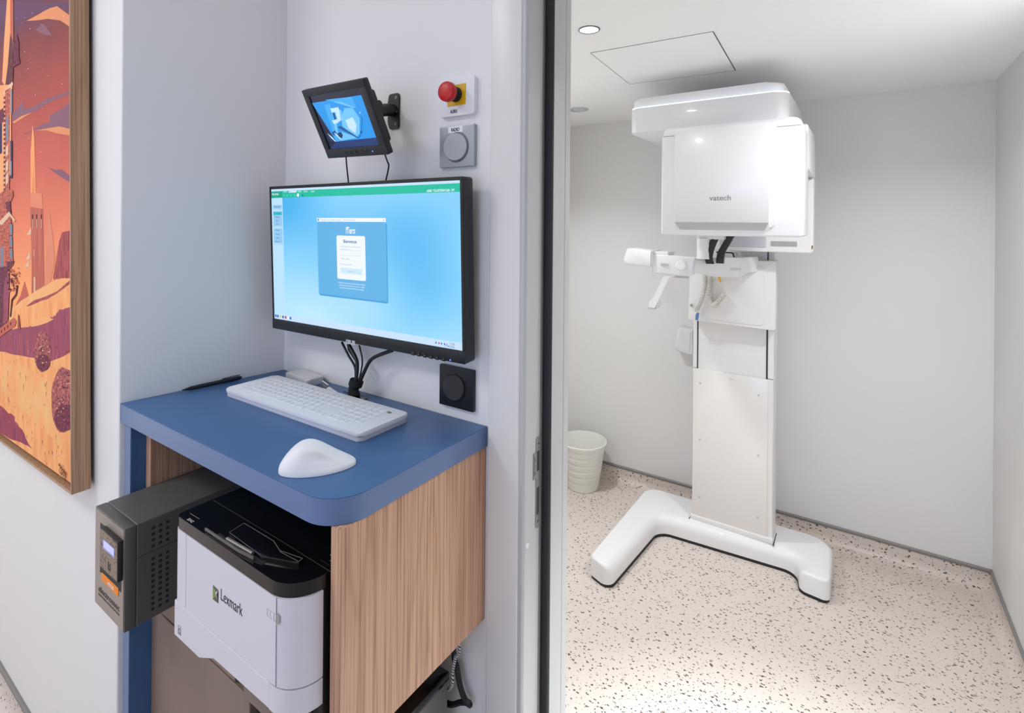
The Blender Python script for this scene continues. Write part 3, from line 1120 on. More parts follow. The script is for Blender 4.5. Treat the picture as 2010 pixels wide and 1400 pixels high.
text(bm, 'SUS', .0125, frame_xz(lx+.0085, -.0003, lz-.001), 0, .0003, 'LEFT', .024, .0006)
for z in (.0012, .0042, .0075):
    box(bm, (lx+.0035+.0001*z, -.0006, lz-.0008+z), (lx+.0092, .0002, lz+.0006+z))
finish('maker_logo', bm, M['paleink'], mon, world=False, smooth=False)
for i, px in enumerate((811, 822, 834, 846, 858, 871)):
    p = at_local(px, 693.5+(px-811)*.19, MM, 0)
    bm = B()
    prism(bm, rrect(p.x-.0042, p.z-.0042, p.x+.0042, p.z+.0042, .001, 3), 'y', -.0016, .0005, bev=.0005, seg=1)
    box(bm, (p.x-.001, -.0018, p.z-.0003), (p.x+.001, -.0015, p.z+.0003), mi=1)
    if i == 5:
        box(bm, (p.x-.0035, -.0010, p.z-.0062), (p.x+.0035, .0003, p.z-.0052), mi=1)
    finish('button', bm, [M['black'], M['paleink']], mon, world=False)
p = at_local(884, 707, MM, 0)
bm = B()
cyl(bm, (p.x, 0, p.z), (0, -1, 0), .0013, -.0005, .0006, 12)
finish('power_light', bm, M['led_blue'], mon, world=False)
# swivel arm to the wall, behind the monitor
bm = B()
box(bm, (-.05, .047, -.05), (.05, .0615, .05), .004)
finish('wall_bracket', bm, M['black'], mon, world=False)

# ------------------------------------------------------------------ small camera monitor, tilted on its bracket
CM = Matrix.Translation((-.866, .68, 1.6756)) @ Matrix.Rotation(-.0298, 4, 'Z') @ Matrix.Rotation(.4755, 4, 'X') @ Matrix.Rotation(.0279, 4, 'Y')
cmn = thing('camera_monitor', 'small black tilted monitor on a wall bracket showing a blue camera view of a room', 'monitor', mtx=CM)
w2, h2 = .0966, .075
bm = B()
prism(bm, rrect(-w2, -h2, w2, h2, .003, 3), 'y', .001, .013, bev=.002, seg=2)
prism(bm, rrect(-w2+.014, -h2+.022, w2-.003, h2-.024, .006, 3), 'y', .013, .021, bev=.002, seg=2)
finish('housing', bm, M['blacksoft'], cmn, world=False)
ax0, az1 = at_local(607, 189.5, CM, 0).x, at_local(607, 189.5, CM, 0).z
ax1, az0 = at_local(746, 288, CM, 0).x, at_local(650, 292.5, CM, 0).z
bm = B()
box(bm, (-w2+.0005, -.002, -h2+.0005), (w2-.0005, .0012, az0), .001, 2)
box(bm, (-w2+.0005, -.002, az1), (w2-.0005, .0012, h2-.0005), .001, 2)
box(bm, (-w2+.0005, -.002, az0), (ax0, .0012, az1), .001, 2)
box(bm, (ax1, -.002, az0), (w2-.0005, .0012, az1), .001, 2)
bez = finish('bezel', bm, M['blacksoft'], cmn, world=False)
SC2 = {'bar': emit_mat('cam_dark_band', (4, 10, 50), .8), 'bar2': emit_mat('cam_lower_band', (0, 52, 120), .8), 'view': emit_mat('cam_view_blue', (18, 150, 236), 1.), 'lite': emit_mat('cam_view_light', (110, 196, 250), 1.),
       'white': emit_mat('cam_view_white', (196, 230, 255), 1.), 'mid': emit_mat('cam_view_mid', (60, 172, 242), 1.), 'deep': emit_mat('cam_view_deep', (8, 84, 150), 1.), 'dark': emit_mat('cam_view_dark', (6, 50, 104), .9)}
ck = list(SC2)
bm = B()
box(bm, (ax0, .0004, az0), (ax1, .0015, az1))
scr2 = finish('screen', bm, SC2['bar'], cmn, world=False)
bm_c = B()
cl = [0]


def cpoly(key, pts):
    cl[0] += 1
    y = .0003-.00004*cl[0]
    vv = []
    for px, py in pts:
        p = at_local(px, py, CM, y)
        vv.append(bm_c.verts.new((min(max(p.x, ax0), ax1), y, min(max(p.z, az0), az1))))
    bm_c.faces.new(vv).material_index = ck.index(key)


cpoly('bar2', [(660, 276), (744, 268), (752, 292), (650, 300)])
cpoly('view', [(612, 202.5), (711, 186), (744, 269.5), (660, 278)])
cpoly('mid', [(638, 196), (690, 190), (700, 212), (668, 202), (646, 198)])
cpoly('lite', [(652, 199), (668, 200), (697, 211), (694, 212), (664, 203)])
cpoly('lite', [(676, 212), (692, 212), (706, 232), (706, 262), (700, 270), (672, 248), (670, 230)])
cpoly('white', [(678, 236), (692, 230), (700, 246), (698, 262), (684, 252)])
cpoly('lite', [(660, 270), (668, 258), (704, 270), (662, 278)])
cpoly('mid', [(636, 206), (648, 204), (660, 250), (672, 276), (660, 278)])
cpoly('white', [(648, 213), (664, 210.5), (667, 219), (651, 221)])
cpoly('mid', [(652, 222), (659, 220), (662, 236), (656, 236)])
cpoly('dark', [(653, 223), (656, 221), (660, 234), (657, 235)])
cpoly('white', [(658, 220), (669, 216), (673, 234), (664, 240)])
cpoly('lite', [(666, 217), (671, 218), (673, 233), (669, 236)])
cpoly('white', [(651, 237), (662, 234), (664, 241), (656, 244)])
cpoly('lite', [(656, 244), (661, 242), (664, 262), (658, 262)])
cpoly('deep', [(662, 250), (668, 247), (704, 270), (702, 271.5)])
cpoly('deep', [(651, 260), (658, 256), (662, 264), (654, 266)])
cpoly('dark', [(662, 262), (669, 259), (673, 265), (671, 272), (665, 268)])
cpoly('white', [(656, 262), (658, 261), (671, 274), (669, 275)])
cpoly('dark', [(641, 263), (652, 270), (659, 278), (650, 278)])
cpoly('white', [(642, 261), (652, 269), (660, 278), (658, 278), (650, 271)])
cpoly('deep', [(708, 226), (711, 232), (710, 258), (705, 272), (703.5, 272), (709, 258), (710, 233)])
cpoly('white', [(706, 219.5), (708, 220.5), (707.5, 223), (705.8, 222)])
cpoly('dark', [(708, 257), (711, 259), (710, 262), (707.5, 261)])
finish('screen_image', bm_c, [SC2[k] for k in ck], scr2, world=False, smooth=False)
for px, py in ((680, 300), (690, 298.8), (700, 297.8), (710.5, 296.8), (721, 296)):
    p = at_local(px, py, CM, -.002)
    bm = B()
    lathe(bm, (p.x, -.0018, p.z), (0, -1, 0), [(.0042, 0), (.0042, .0008), (.0034, .0012), (.0030, .0006), (0.0001, .0004)], 20)
    finish('button', bm, M['black'], cmn, world=False)
p = at_local(731.5, 297, CM, -.002)
bm = B()
cyl(bm, (p.x, -.0018, p.z), (0, -1, 0), .0013, -.0003, .0006, 12)
finish('power_light', bm, M['led_blue'], cmn, world=False)
# bracket: wall plate, ball joint, arm
bm = B()
prism(bm, roundpoly([(-.884, 1.762), (-.856, 1.762), (-.853, 1.755), (-.853, 1.687), (-.857, 1.683), (-.882, 1.683), (-.888, 1.70), (-.888, 1.745)], [.004]*8, 4), 'y', .8155, .8198, bev=.001, seg=1)
wp = finish('wall_plate', bm, M['black'], cmn)
for z in (1.752, 1.6935):
    bm = B()
    cyl(bm, (-.8615, .8155, z), (0, -1, 0), .0033, -.0003, .0012, 16)
    box(bm, (-.8637, .8140, z-.0005), (-.8593, .8144, z+.0005), mi=1)
    box(bm, (-.8620, .8140, z-.0022), (-.8610, .8144, z+.0022), mi=1)
    finish('screw', bm, [M['steel'], M['ink']], wp)
bm = B()
cyl(bm, (-.8605, .8155, 1.721), (0, -1, 0), .0028, -.0003, .0004, 16)
finish('screw_hole', bm, M['label'], wp)
bm = B()
tube(bm, spline([(-.872, .816, 1.725), (-.872, .795, 1.722), (-.871, .775, 1.715), (-.869, .755, 1.705)], 6), .014, 16)
lathe(bm, (-.869, .748, 1.701), (0, .35, .2), [(.004, -.014), (.012, -.011), (.0165, -.004), (.0165, .004), (.012, .011), (.004, .014)], 24)
cyl(bm, (-.869, .76, 1.726), (1, 0, 0), .008, -.016, .016, 16)
tube(bm, [(-.869, .748, 1.701), (-.868, .718, 1.690)], .013, 16)
finish('ball_arm', bm, M['black'], cmn)

# ------------------------------------------------------------------ cables of both monitors
def cable(label, pts, r, name='cable', n=8, m=None, group=None, cat='cable'):
    return tag(finish(name, tube(B(), spline(pts, n), r, 8), m or M['cable']), label, cat, group)


def wz(px, py, y):
    return tuple(at_y(px, py, y))


cable('thin black cable dropping from the left underside of the small tilted monitor', [wz(679, 305, .752), wz(680.5, 325, .765), wz(684, 358, .785)], .0016)
cable('thin curved black cable hanging from the right corner of the small tilted monitor', [wz(755, 302, .748), wz(760, 316, .756), wz(763, 327, .765), wz(757, 356, .785)], .0016)
gx, gy = -.936, .772
sl = B()
lathe(sl, (gx, gy, DT+.0002), (0, 0, 1), [(.0001, .0005), (.022, .0005), (.0245, .0008), (.0255, .002), (.0245, .0034), (.019, .0038), (.017, .003), (.0001, .0028)], 36, close=False)
tag(finish('cable_grommet', sl, M['blackgloss']), 'round glossy black cable grommet set in the blue desktop', 'grommet')
sl = B()
cc = [(gx-.004, gy, DT+.004), wz(694, 765, .775), wz(699, 748, .778)]
tube(sl, spline(cc, 6), lambda t: .0125+.001*math.sin(t*9), 14)
sleeve = tag(finish('cable_sleeve', sl, mat('hook_and_loop_black', (20, 20, 22), .85)), 'black fabric sleeve gathering the monitor cables at the desktop', 'cable sleeve')
sl = B()
tube(sl, [wz(697, 757, .776), wz(700.5, 747, .778)], .0155, 14)
finish('strap', sl, bpy.data.materials['hook_and_loop_black'], sleeve)
cg = None
top = wz(700, 748, .778)
cable('black cable rising from the sleeve to the far left underside of the monitor', [tuple(Vector(top)+Vector((-.004, 0, -.005))), wz(697, 722, .780), wz(684, 698, .782), wz(671, 672, .786)], .0026)
cable('thick black cable rising behind the maker logo of the monitor', [tuple(Vector(top)+Vector((0, -.003, -.005))), wz(701, 725, .778), wz(699, 705, .780), wz(684, 676, .784)], .0042)
cable('thin black cable looping beside the thick one under the monitor', [wz(697, 707, .778), wz(690, 696, .780), wz(684, 686, .782), wz(683, 676, .784)], .0019)
cable('thin black cable bowing to the right under the middle of the monitor', [tuple(Vector(top)+Vector((.004, 0, -.004))), wz(709, 728, .780), wz(711, 705, .782), wz(705, 678, .786)], .0018)
cable('thick black cable sweeping right from the sleeve to the monitor underside', [tuple(Vector(top)+Vector((.007, .001, -.006))), wz(715, 730, .780), wz(726, 709, .781), wz(740, 699, .782), wz(770, 688, .786)], .0041)

# ------------------------------------------------------------------ keyboard
def quad_to_mtx(o, xdir, z):
    ex = Vector((xdir[0], xdir[1], 0)).normalized()
    ey = Vector((-ex.y, ex.x, 0))
    m = Matrix((ex, ey, Vector((0, 0, 1)))).transposed().to_4x4()
    m.translation = Vector((o[0], o[1], z))
    return m


KM = quad_to_mtx((-1.200, .6175), (.460, .004), DT)
kb = thing('keyboard', 'slim white washable keyboard lying on the blue desktop under the monitor', 'keyboard', mtx=KM)
KL, KW = .458, .126
bm = B()
prism(bm, rrect(.003, .002, KL-.003, KW-.002, .007, 5), 'z', .0002, .009, bev=.0015, seg=2)
finish('base_tray', bm, mat('pale_lilac_plastic', (208, 208, 218), .45), kb, world=False)
bm = B()
prism(bm, rrect(0, 0, KL, KW, .010, 6), 'z', .0095, .018, bev=.003, seg=3)
finish('silicone_cover', bm, mat('white_silicone', (230, 230, 234), .5), kb, world=False)
bm = B()
lg = B()
rows = [(.105, 15), (.089, 15), (.073, 14), (.057, 14), (.041, 13), (.025, 9)]
p_ = .0192
legends = ['1234567890-=<', 'QWERTYUIOP[]', 'ASDFGHJKL;*', 'ZXCVBNM,./']
for ri, (y, n) in enumerate(rows):
    x = .016
    xs = []
    if ri == 0:
        xs = [(.016+i*p_, .0165) for i in range(21)]
    elif ri == 5:
        xs = [(.016, .02), (.038, .016), (.056, .02), (.08, .1), (.184, .018), (.204, .016), (.222, .016), (.242, .018)] + [(.27+i*p_, .0165) for i in range(3)] + [(.34, .034), (.378, .016)]
    else:
        xs = [(.016+i*p_*1.0+(.004*ri if i else 0), .0165) for i in range(13)] + [(.276+i*p_, .0165) for i in range(3) if ri < 3] + [(.345+i*p_, .0165) for i in range(4)]
    for k, (xx, wd) in enumerate(xs):
        if xx+wd > KL-.012:
            continue
        prism(bm, rrect(xx, y-.0062, xx+wd, y+.0068, .0016, 2), 'z', .0176, .0190, bev=.0007, seg=1)
        if ri in (1, 2, 3, 4) and k < len(legends[ri-1])+1 and k > 0:
            ch_ = legends[ri-1][k-1]
        elif ri == 0:
            ch_ = 'F%d' % k if 0 < k < 13 else 'Esc' if k == 0 else '*'
        else:
            ch_ = '789456123'[(k*3+ri) % 9] if xx > .33 else '-'
        text(lg, ch_, .0058 if len(ch_) < 3 else .0042, Matrix.Translation((xx+.003, y-.001, .01905)), 0, .00005)
box(lg, (.420, .100, .0188), (.428, .106, .01915))
km = finish('key_field', bm, mat('white_silicone_keys', (232, 232, 236), .5), kb, world=False)
finish('key_legends', lg, M['greyink'], km, world=False, smooth=False)

# ------------------------------------------------------------------ mouse
MX = quad_to_mtx((-.7255, .5235), (.072, .081), DT)
bm = B()
LN, WN = .118, .068
nu, nv = 40, 14
rings = []
qs = [1.0, 1.0, .985, .96, .92, .86, .78, .69, .59, .48, .36, .24, .12, .0]
for j, q in enumerate(qs):      # q: 1 at the rim .. 0 at the crest
    ring = []
    for i in range(nu):
        a = 2*PI*i/nu
        ca, sa = math.cos(a), math.sin(a)
        fx = LN/2*(abs(ca)**.88)*(1 if ca > 0 else -1)
        half = WN/2*(1-.30*max(0, ca)**1.4)
        fy = half*(abs(sa)**.88)*(1 if sa > 0 else -1)
        x = fx*q - .010*(1-q)
        y = fy*q + .004*(1-q)
        hump = .0165 + .027*math.exp(-((x+.020)/.046)**2)
        zz = 0 if j == 0 else .0045 + (hump-.0045)*(1-q**2.7)**.62
        if sa < 0:
            y += .0075*(-sa)**2*math.exp(-((fx-.010)/.034)**2)*(math.exp(-((q-.86)/.16)**2) if j > 1 else 0)
        ring.append(bm.verts.new((x, y, .0006+zz)))
    rings.append(ring)
for a, b in zip(rings, rings[1:]):
    for i in range(nu):
        bm.faces.new((a[i], a[(i+1) % nu], b[(i+1) % nu], b[i]))
bm.faces.new(rings[0][::-1])
bmesh.ops.remove_doubles(bm, verts=bm.verts[:], dist=.00005)
o = finish('mouse', bm, mat('white_silicone_mouse', (234, 234, 236), .42), angle=75)
o.matrix_basis = MX
tag(o, 'white sculpted washable mouse on the blue desktop in front of the keyboard', 'mouse')

# ------------------------------------------------------------------ small things on the desk
HM = quad_to_mtx((-1.150, .800), (.121, -.012), DT)
hb = thing('wireless_hub', 'flat white square box on the desktop behind the keyboard', 'box', mtx=HM)
bm = B()
prism(bm, rrect(-.056, -.034, .052, .014, .009, 5), 'z', .0004, .0165, bev=.003, seg=3)
finish('body', bm, mat('warm_white_plastic', (212, 208, 208), .45), hb, world=False)
bm = B()
prism(bm, rrect(-.048, -.028, .044, .010, .006, 4), 'z', .0164, .0170)
cyl(bm, (0, -.008, .017), (0, 0, 1), .003, -.0003, .0003, 16)
finish('lid', bm, mat('warm_white_lid', (220, 216, 216), .4), hb, world=False)


def pen(label, a, b, r, mats, name='pen'):
    a, b = Vector(a), Vector(b)
    d = (b-a)
    ln = d.length
    t = thing(name, label, 'pen', tuple(a))
    bm = B()
    lathe(bm, a, d, [(.0008, 0), (r*.45, ln*.05), (r*.92, ln*.13), (r, ln*.2), (r, ln*.62)], 16)
    finish('barrel', bm, mats[0], t)
    bm = B()
    lathe(bm, a, d, [(r*1.08, ln*.62), (r*1.1, ln*.64), (r*1.05, ln*.95), (r*.8, ln*.98), (r*.45, ln)], 16)
    cap = finish('cap', bm, mats[1], t)
    up = Vector((0, 0, 1))
    bm = B()
    side = d.normalized().cross(up).normalized()
    ribbon(bm, [a+d*.66+up*r*1.35, a+d*.80+up*r*1.5, a+d*.97+up*r*1.45], side*.003, .0012)
    finish('clip', bm, mats[2], cap)
    return t


pen('dark navy pen lying along the wall at the left edge of the desktop', (-1.300, .572, DT+.0060), (-1.288, .705, DT+.0060), .0046, (M['black'], M['navy'], M['black']))
p2 = pen('white and blue ballpoint pen with a grey grip lying beside the cable grommet', (-.957, .748, DT+.006), (-1.076, .786, DT+.0065), .0058, (M['pen_white'], M['pen_grey'], M['pen_white']))
bm = B()
d_ = Vector((-.119, .038, .0005)).normalized()
lathe(bm, Vector((-.957, .748, DT+.006))+d_*.006, d_, [(.004, 0), (.0061, .004), (.0063, .012), (.006, .018)], 16)
finish('blue_ring', bm, M['pen_blue'], p2)
cable_p = tag(finish('grommet_cord', tube(B(), [(-1.0, .79, DT+.002), (-.97, .785, DT+.003), (-.945, .777, DT+.006)], .0012, 6), M['cable']), 'short thin black cord running into the desktop grommet', 'cord')

# ------------------------------------------------------------------ wall switches
es = thing('emergency_stop', 'red mushroom stop button on a yellow square, lettered AURX, high on the alcove wall', 'emergency button', (-.682, .82, 1.73))
bm = B()
prism(bm, rrect(-.7270, 1.6905, -.6345, 1.7675, .008, 5), 'y', .8085, .8197, bev=.002, seg=2)
finish('plate', bm, M['label'], es)
bm = B()
box(bm, (-.7035, .8068, 1.7110), (-.6560, .8086, 1.7530), .0004, 1)
finish('yellow_square', bm, M['yellow'], es)
bm = B()
lathe(bm, (-.6795, .807, 1.7325), (0, -1, 0), [(.0150, 0), (.0150, .006), (.0125, .007), (.0125, .020), (.0105, .022)], 32)
finish('collar', bm, M['rubber'], es)
bm = B()
lathe(bm, (-.6795, .807, 1.7325), (0, -1, 0), [(.013, .018), (.0185, .020), (.0200, .0235), (.0200, .031), (.0186, .0345), (.014, .0365), (.006, .0372), (.0003, .0373)], 36)
finish('red_button', bm, M['red'], es)
bm = B()
text(bm, 'AURX', .0098, frame_xz(-.6960, .8083, 1.6965), 0, .0002, 'LEFT', .0185, .0002)
finish('lettering', bm, M['ink'], es, smooth=False)

rs = thing('rotary_switch', 'silver square wall switch with a round rocker and a RADIO label under the stop button', 'switch', (-.681, .82, 1.628))
bm = B()
prism(bm, rrect(-.7260, 1.5865, -.6355, 1.6705, .0015, 2), 'y', .8100, .8197, bev=.001, seg=2)
finish('plate', bm, M['silver'], rs)
bm = B()
lathe(bm, (-.6795, .8100, 1.6265), (0, -1, 0), [(.0315, -.0005), (.0312, .0008), (.029, .0010), (.0285, -.0002)], 44, close=False)
finish('rim', bm, M['silver_dark'], rs)
bm = B()
lathe(bm, (-.6795, .8100, 1.6265), (.13, -1, -.02), [(.0283, -.002), (.0283, .0062), (.027, .0076), (.0003, .0072)], 44)
finish('rocker', bm, M['silver'], rs)
bm = B()
box(bm, (-.7020, .8094, 1.6565), (-.6640, .8101, 1.6690))
lb = finish('paper_label', bm, M['label'], rs)
bm = B()
text(bm, 'RADIO', .0100, frame_xz(-.6945, .8092, 1.6592), 0, .0002, 'LEFT', .0215, .0002)
finish('lettering', bm, M['ink'], lb, smooth=False)

bs = thing('wall_switch', 'matt black square wall switch with a round button below the monitor corner', 'switch', (-.677, .82, 1.14))
bm = B()
prism(bm, rrect(-.7220, 1.0965, -.6330, 1.1790, .0012, 2), 'y', .8110, .8197, bev=.001, seg=2)
finish('plate', bm, M['black'], bs)
bm = B()
lathe(bm, (-.6795, .8110, 1.1385), (0, -1, 0), [(.0300, -.0006), (.0297, .0006), (.0275, .0008), (.0270, -.0012)], 44, close=False)
finish('rim', bm, M['blackgloss'], bs)
bm = B()
lathe(bm, (-.6800, .8110, 1.1385), (.08, -1, .05), [(.0262, -.002), (.0262, .0050), (.0245, .0064), (.0003, .0058)], 44)
finish('button', bm, M['blacksoft'], bs)

# ------------------------------------------------------------------ printer
SHELF = .7046
pr = thing('printer', 'white laser printer with a black top on the shelf under the desk', 'printer', (-.80, .62, SHELF))
PX0, PX1, PY0, PYB = -.975, -.6335, .420, .800


def pout(y1, inset=0., rl=.012, rr_=.0475):
    return roundpoly([(PX0+inset, PY0+inset), (PX1-inset, PY0+inset), (PX1-inset, y1), (PX0+inset, y1)], [rl, rr_, 0, 0], 10)


bm = B()
prism(bm, pout(.468), 'z', .8205, .9445, bev=.001, seg=1)
finish('front_shell', bm, M['printer_white'], pr)
bm = B()     # paper tray with scalloped lower edge: outline seen from the front, following the rounded plan by slicing
tray = [(PX0, .8185), (PX0, .7590), (-.888, .7590), (-.842, .7815), (PX1-.055, .7815), (PX1-.055, .8185)]
prism(bm, [(x, z) for x, z in tray], 'y', PY0, .468, bev=.001, seg=1)
prism(bm, roundpoly([(PX1-.0552, PY0), (PX1, PY0), (PX1, .468), (PX1-.0552, .468)], [0, .0475, 0, 0], 10), 'z', .7815, .8185)
finish('paper_tray', bm, M['printer_white'], pr)
bm = B()
prism(bm, pout(.467, .002), 'z', .8184, .8206)
finish('tray_gap', bm, M['seam'], pr)
bm = B()
prism(bm, rrect(PX0+.004, .468, PX1-.005, PYB, .004, 3), 'z', SHELF+.012, .9445)
finish('rear_body', bm, M['black'], pr)
for x in (PX0+.03, PX1-.04):
    for y in (.52, .76):
        finish('foot', cyl(B(), (x, y, SHELF), (0, 0, 1), .012, 0, .013, 16), M['rubber'], pr)
bm = B()
prism(bm, rrect(-.805, .446, -.66, .475, .006, 3), 'z', .722, .7840)
finish('duct', bm, mat('taupe_plastic', (120, 106, 98), .5), pr)
bm = B()
prism(bm, pout(PYB, .001, .012, .054), 'z', .9450, .9650, bev=.003, seg=3, bev_ends='b')
topc = finish('top_cover', bm, M['blackgloss'], pr)
zt = .9650


def top_xy(px, py):
    d = ray(px, py)
    q = Vector((0, 0, EYE)) + d*((zt-EYE)/d.z)
    return q.x, q.y


def topline(bm, pts, wd, z0=0.0002, closed=False):
    q = [Vector((*top_xy(*p), zt+z0)) for p in pts]
    if closed:
        q.append(q[0])
    for a, b in zip(q, q[1:]):
        d = (b-a).normalized()
        s = Vector((-d.y, d.x, 0))*wd/2
        f = bm.faces.new([bm.verts.new(v) for v in (a-s, b-s, b+s, a+s)])


bm = B()
topline(bm, [(418, 982), (540, 1055), (662, 1131)], .0012)
topline(bm, [(628, 1099), (662, 1120)], .0006)
finish('cover_seam', bm, mat('dark_grey_seam', (74, 74, 74), .4), topc, smooth=False)
bm = B()   # raised output guide
a, b, c_, d_2, e_, f_ = [top_xy(*p) for p in ((478, 1034), (537, 1070), (549, 1091), (594, 1105), (586, 1112), (450, 1053))]
g_ = top_xy(512, 1100)
prism(bm, [f_, g_, e_, d_2, c_, b, a], 'z', zt, zt+.006, bev=.0012, seg=2, bev_ends='b')
og = finish('output_guide', bm, M['blackgloss'], topc)
bm = B()
topline(bm, [(479, 1034.5), (537, 1070), (549, 1089), (594, 1105), (586, 1111), (549, 1091)], .0011, .0064)
topline(bm, [(479, 1034.5), (450, 1053), (512, 1099)], .0009, .0064)
finish('guide_outline', bm, mat('grey_edge', (120, 120, 118), .4), og, smooth=False)  # thin grey outline around the guide
bm = B()   # shallow well behind the metal bar, and the bar itself
topline(bm, [(424, 1050), (440, 1062), (500, 1098), (520, 1106)], .012, .0003)
finish('output_slot', bm, M['ink'], topc, smooth=False)
bm = B()
q = [Vector((*top_xy(*p), zt+.003)) for p in ((403, 1042), (468, 1085), (498, 1100))]
ribbon(bm, q, (0, 0, .004), .0022)
tube(bm, [Vector((*top_xy(446, 1063), zt+.004)), Vector((*top_xy(496, 1092), zt+.004))], .003, 10)
finish('paper_stop', bm, mat('worn_grey_metal', (150, 144, 136), .35, .6), topc)
for px, py in ((657, 1090), (657, 1101)):
    bm = B()
    x, y = top_xy(px, py)
    for pts in ([(x-.006, y-.004), (x+.006, y-.004), (x+.006, y-.0034), (x-.006, y-.0034)], [(x-.006, y+.004), (x+.006, y+.004), (x+.006, y+.0034), (x-.006, y+.0034)],
                [(x-.006, y-.004), (x-.0054, y-.004), (x-.0054, y+.004), (x-.006, y+.004)], [(x+.006, y-.004), (x+.0054, y-.004), (x+.0054, y+.004), (x+.006, y+.004)]):
        prism(bm, pts, 'z', zt, zt+.0003)
    cyl(bm, (x, y, zt), (0, 0, 1), .0016, 0, .0003, 10)
    finish('button_icon', bm, M['paleink'], topc, smooth=False)
bm = B()
x, y = top_xy(371, 1018)
text(bm, 'B2442', .0075, Matrix.Translation((x, y-.004, zt+.0002)), 0, .0001, 'LEFT', .017)
topline(bm, [(373, 1008), (391, 1019)], .0005)
finish('model_number', bm, M['paleink'], topc, smooth=False)
yf = PY0-.0003
for px in (365.5, 543):
    bm = B()
    p0 = at_y(px, 1100, PY0)
    box(bm, (p0.x-.0005, yf+.0001, .8206), (p0.x+.0003, yf+.002, .9445))
    finish('panel_seam', bm, mat('pale_seam', (150, 150, 160), .6), pr, smooth=False)
bm = B()
lx0, lx1 = at_y(418, 1170, PY0).x, at_y(429, 1170, PY0).x
zt_, zb_ = at_y(418, 1148, PY0).z, at_y(418, 1176, PY0).z
zm = (zt_+zb_)/2
xm = (lx0+lx1)/2
for pts, mi in (([(lx0, zb_), (xm, zm-.002), (lx0, zt_)], 0), ([(lx0, zt_), (xm, zm+.002), (lx1, zm+.004), (lx1, zb_)][0:0] or [(lx0, zt_), (lx1, zt_-.002), (xm, zm+.003)], 1),
                ([(lx1, zt_-.002), (lx1, zb_), (xm+.002, zm)], 2), ([(lx0, zb_), (lx1, zb_), (xm, zm-.003)], 1)):
    bm.faces.new([bm.verts.new((x, yf-.0001, z)) for x, z in pts]).material_index = mi
p = at_y(433, 1173, PY0)
q = at_y(475, 1203, PY0)
text(bm, 'Lexmark', .0255, frame_xz(p.x, yf, p.z-.003), 2, .0002, 'LEFT', q.x-p.x, -.0002)
finish('maker_logo', bm, [M['green'], M['darkgreen'], M['ink']], pr, smooth=False)
bm = B()
p = at_y(350, 1232, PY0)
topx = p.x
for a, b, c, d in ((0, 0, .0095, .0005), (0, .014, .0095, .0145), (0, 0, .0005, .0145), (.009, 0, .0095, .0145), (0, .005, .0095, .0055)):
    box(bm, (topx+a, yf-.0001, p.z-.01+b), (topx+c, yf+.0005, p.z-.01+d))
tube(bm, spline([(topx+.0015, yf, p.z-.004), (topx+.004, yf, p.z+.001), (topx+.0075, yf, p.z-.002)], 4), .0004, 5)
text(bm, 'ENERGY', .0028, frame_xz(topx+.001, yf, p.z-.0085), 0, .0001, 'LEFT', .0075)
finish('energy_mark', bm, M['greyink'], pr, smooth=False)
bm = B()
p = at_y(524, 1200, PY0)
for k in range(3):
    box(bm, (p.x+.0005+k*.008, yf-.0001, p.z-.006), (p.x+.006+k*.008, yf+.0005, p.z-.0055), mi=1)
    box(bm, (p.x+.0005+k*.008, yf-.0001, p.z+.004), (p.x+.006+k*.008, yf+.0005, p.z+.0045), mi=1)
    box(bm, (p.x+.0005+k*.008, yf-.0001, p.z-.006), (p.x+.001+k*.008, yf+.0005, p.z+.0045), mi=1)
finish('door_mark', bm, [M['greyink'], M['grey_soft']], pr, smooth=False)
bm = B()
LM = Matrix.Translation((-.6672, .4216, at_y(552, 1222, .42).z)) @ Matrix.Rotation(math.radians(17), 4, 'Z')
prism(bm, [(-.004, -.008), (.001, -.004), (.001, .006), (-.004, .008)], 'y', -.0014, 0, mi=1)
for f in bm.faces:
    if f.material_index == 1:
        for v in f.verts:
            v.tag = True
for v in bm.verts:
    if v.tag:
        v.co = LM @ v.co
finish('door_latch', bm, [M['grey_soft'], M['grey_mid']], pr)

# ------------------------------------------------------------------ card reader unit beside the printer
ups = thing('power_unit', 'charcoal metal box with a lit display and an orange label, left of the printer', 'control box', (-1.19, .6, SHELF))
UX0, UX1, UY0, UY1, UZ1 = -1.268, -1.126, .400, .790, .8985
bm = B()
box(bm, (UX0, UY0+.0195, SHELF+.0006), (UX1, UY1, UZ1), .0015, 1)
box(bm, (UX1-.0006, UY0+.0195, .8345), (UX1+.0003, UY1, .8354), mi=1)
body = finish('housing', bm, [M['ups'], M['ink']], ups)
bm = B()
for i in range(3):
    for j in range(4):
        box(bm, (UX1-.0006, .444+i*.0125, .842+j*.0115), (UX1+.0002, .4495+i*.0125, .8475+j*.0115))
    for j in range(10):
        box(bm, (UX1-.0006, .444+i*.0125, .720+j*.0108), (UX1+.0002, .4495+i*.0125, .7255+j*.0108))
finish('vent_holes', bm, M['ink'], body, smooth=False)
bm = B()
box(bm, (UX0, UY0, SHELF+.0006), (UX1, UY0+.019, UZ1), .002, 2)
hood = finish('front_bezel', bm, M['ups'], ups)
bm = B()
prism(bm, rrect(UX0+.003, SHELF+.004, UX1-.003, UZ1-.003, .002, 2), 'y', UY0-.0008, UY0+.001)
fp = finish('face_plate', bm, M['ups_face'], ups)


def U_(px, py, y):
    p = at_y(px, py, y)
    return p.x, p.z


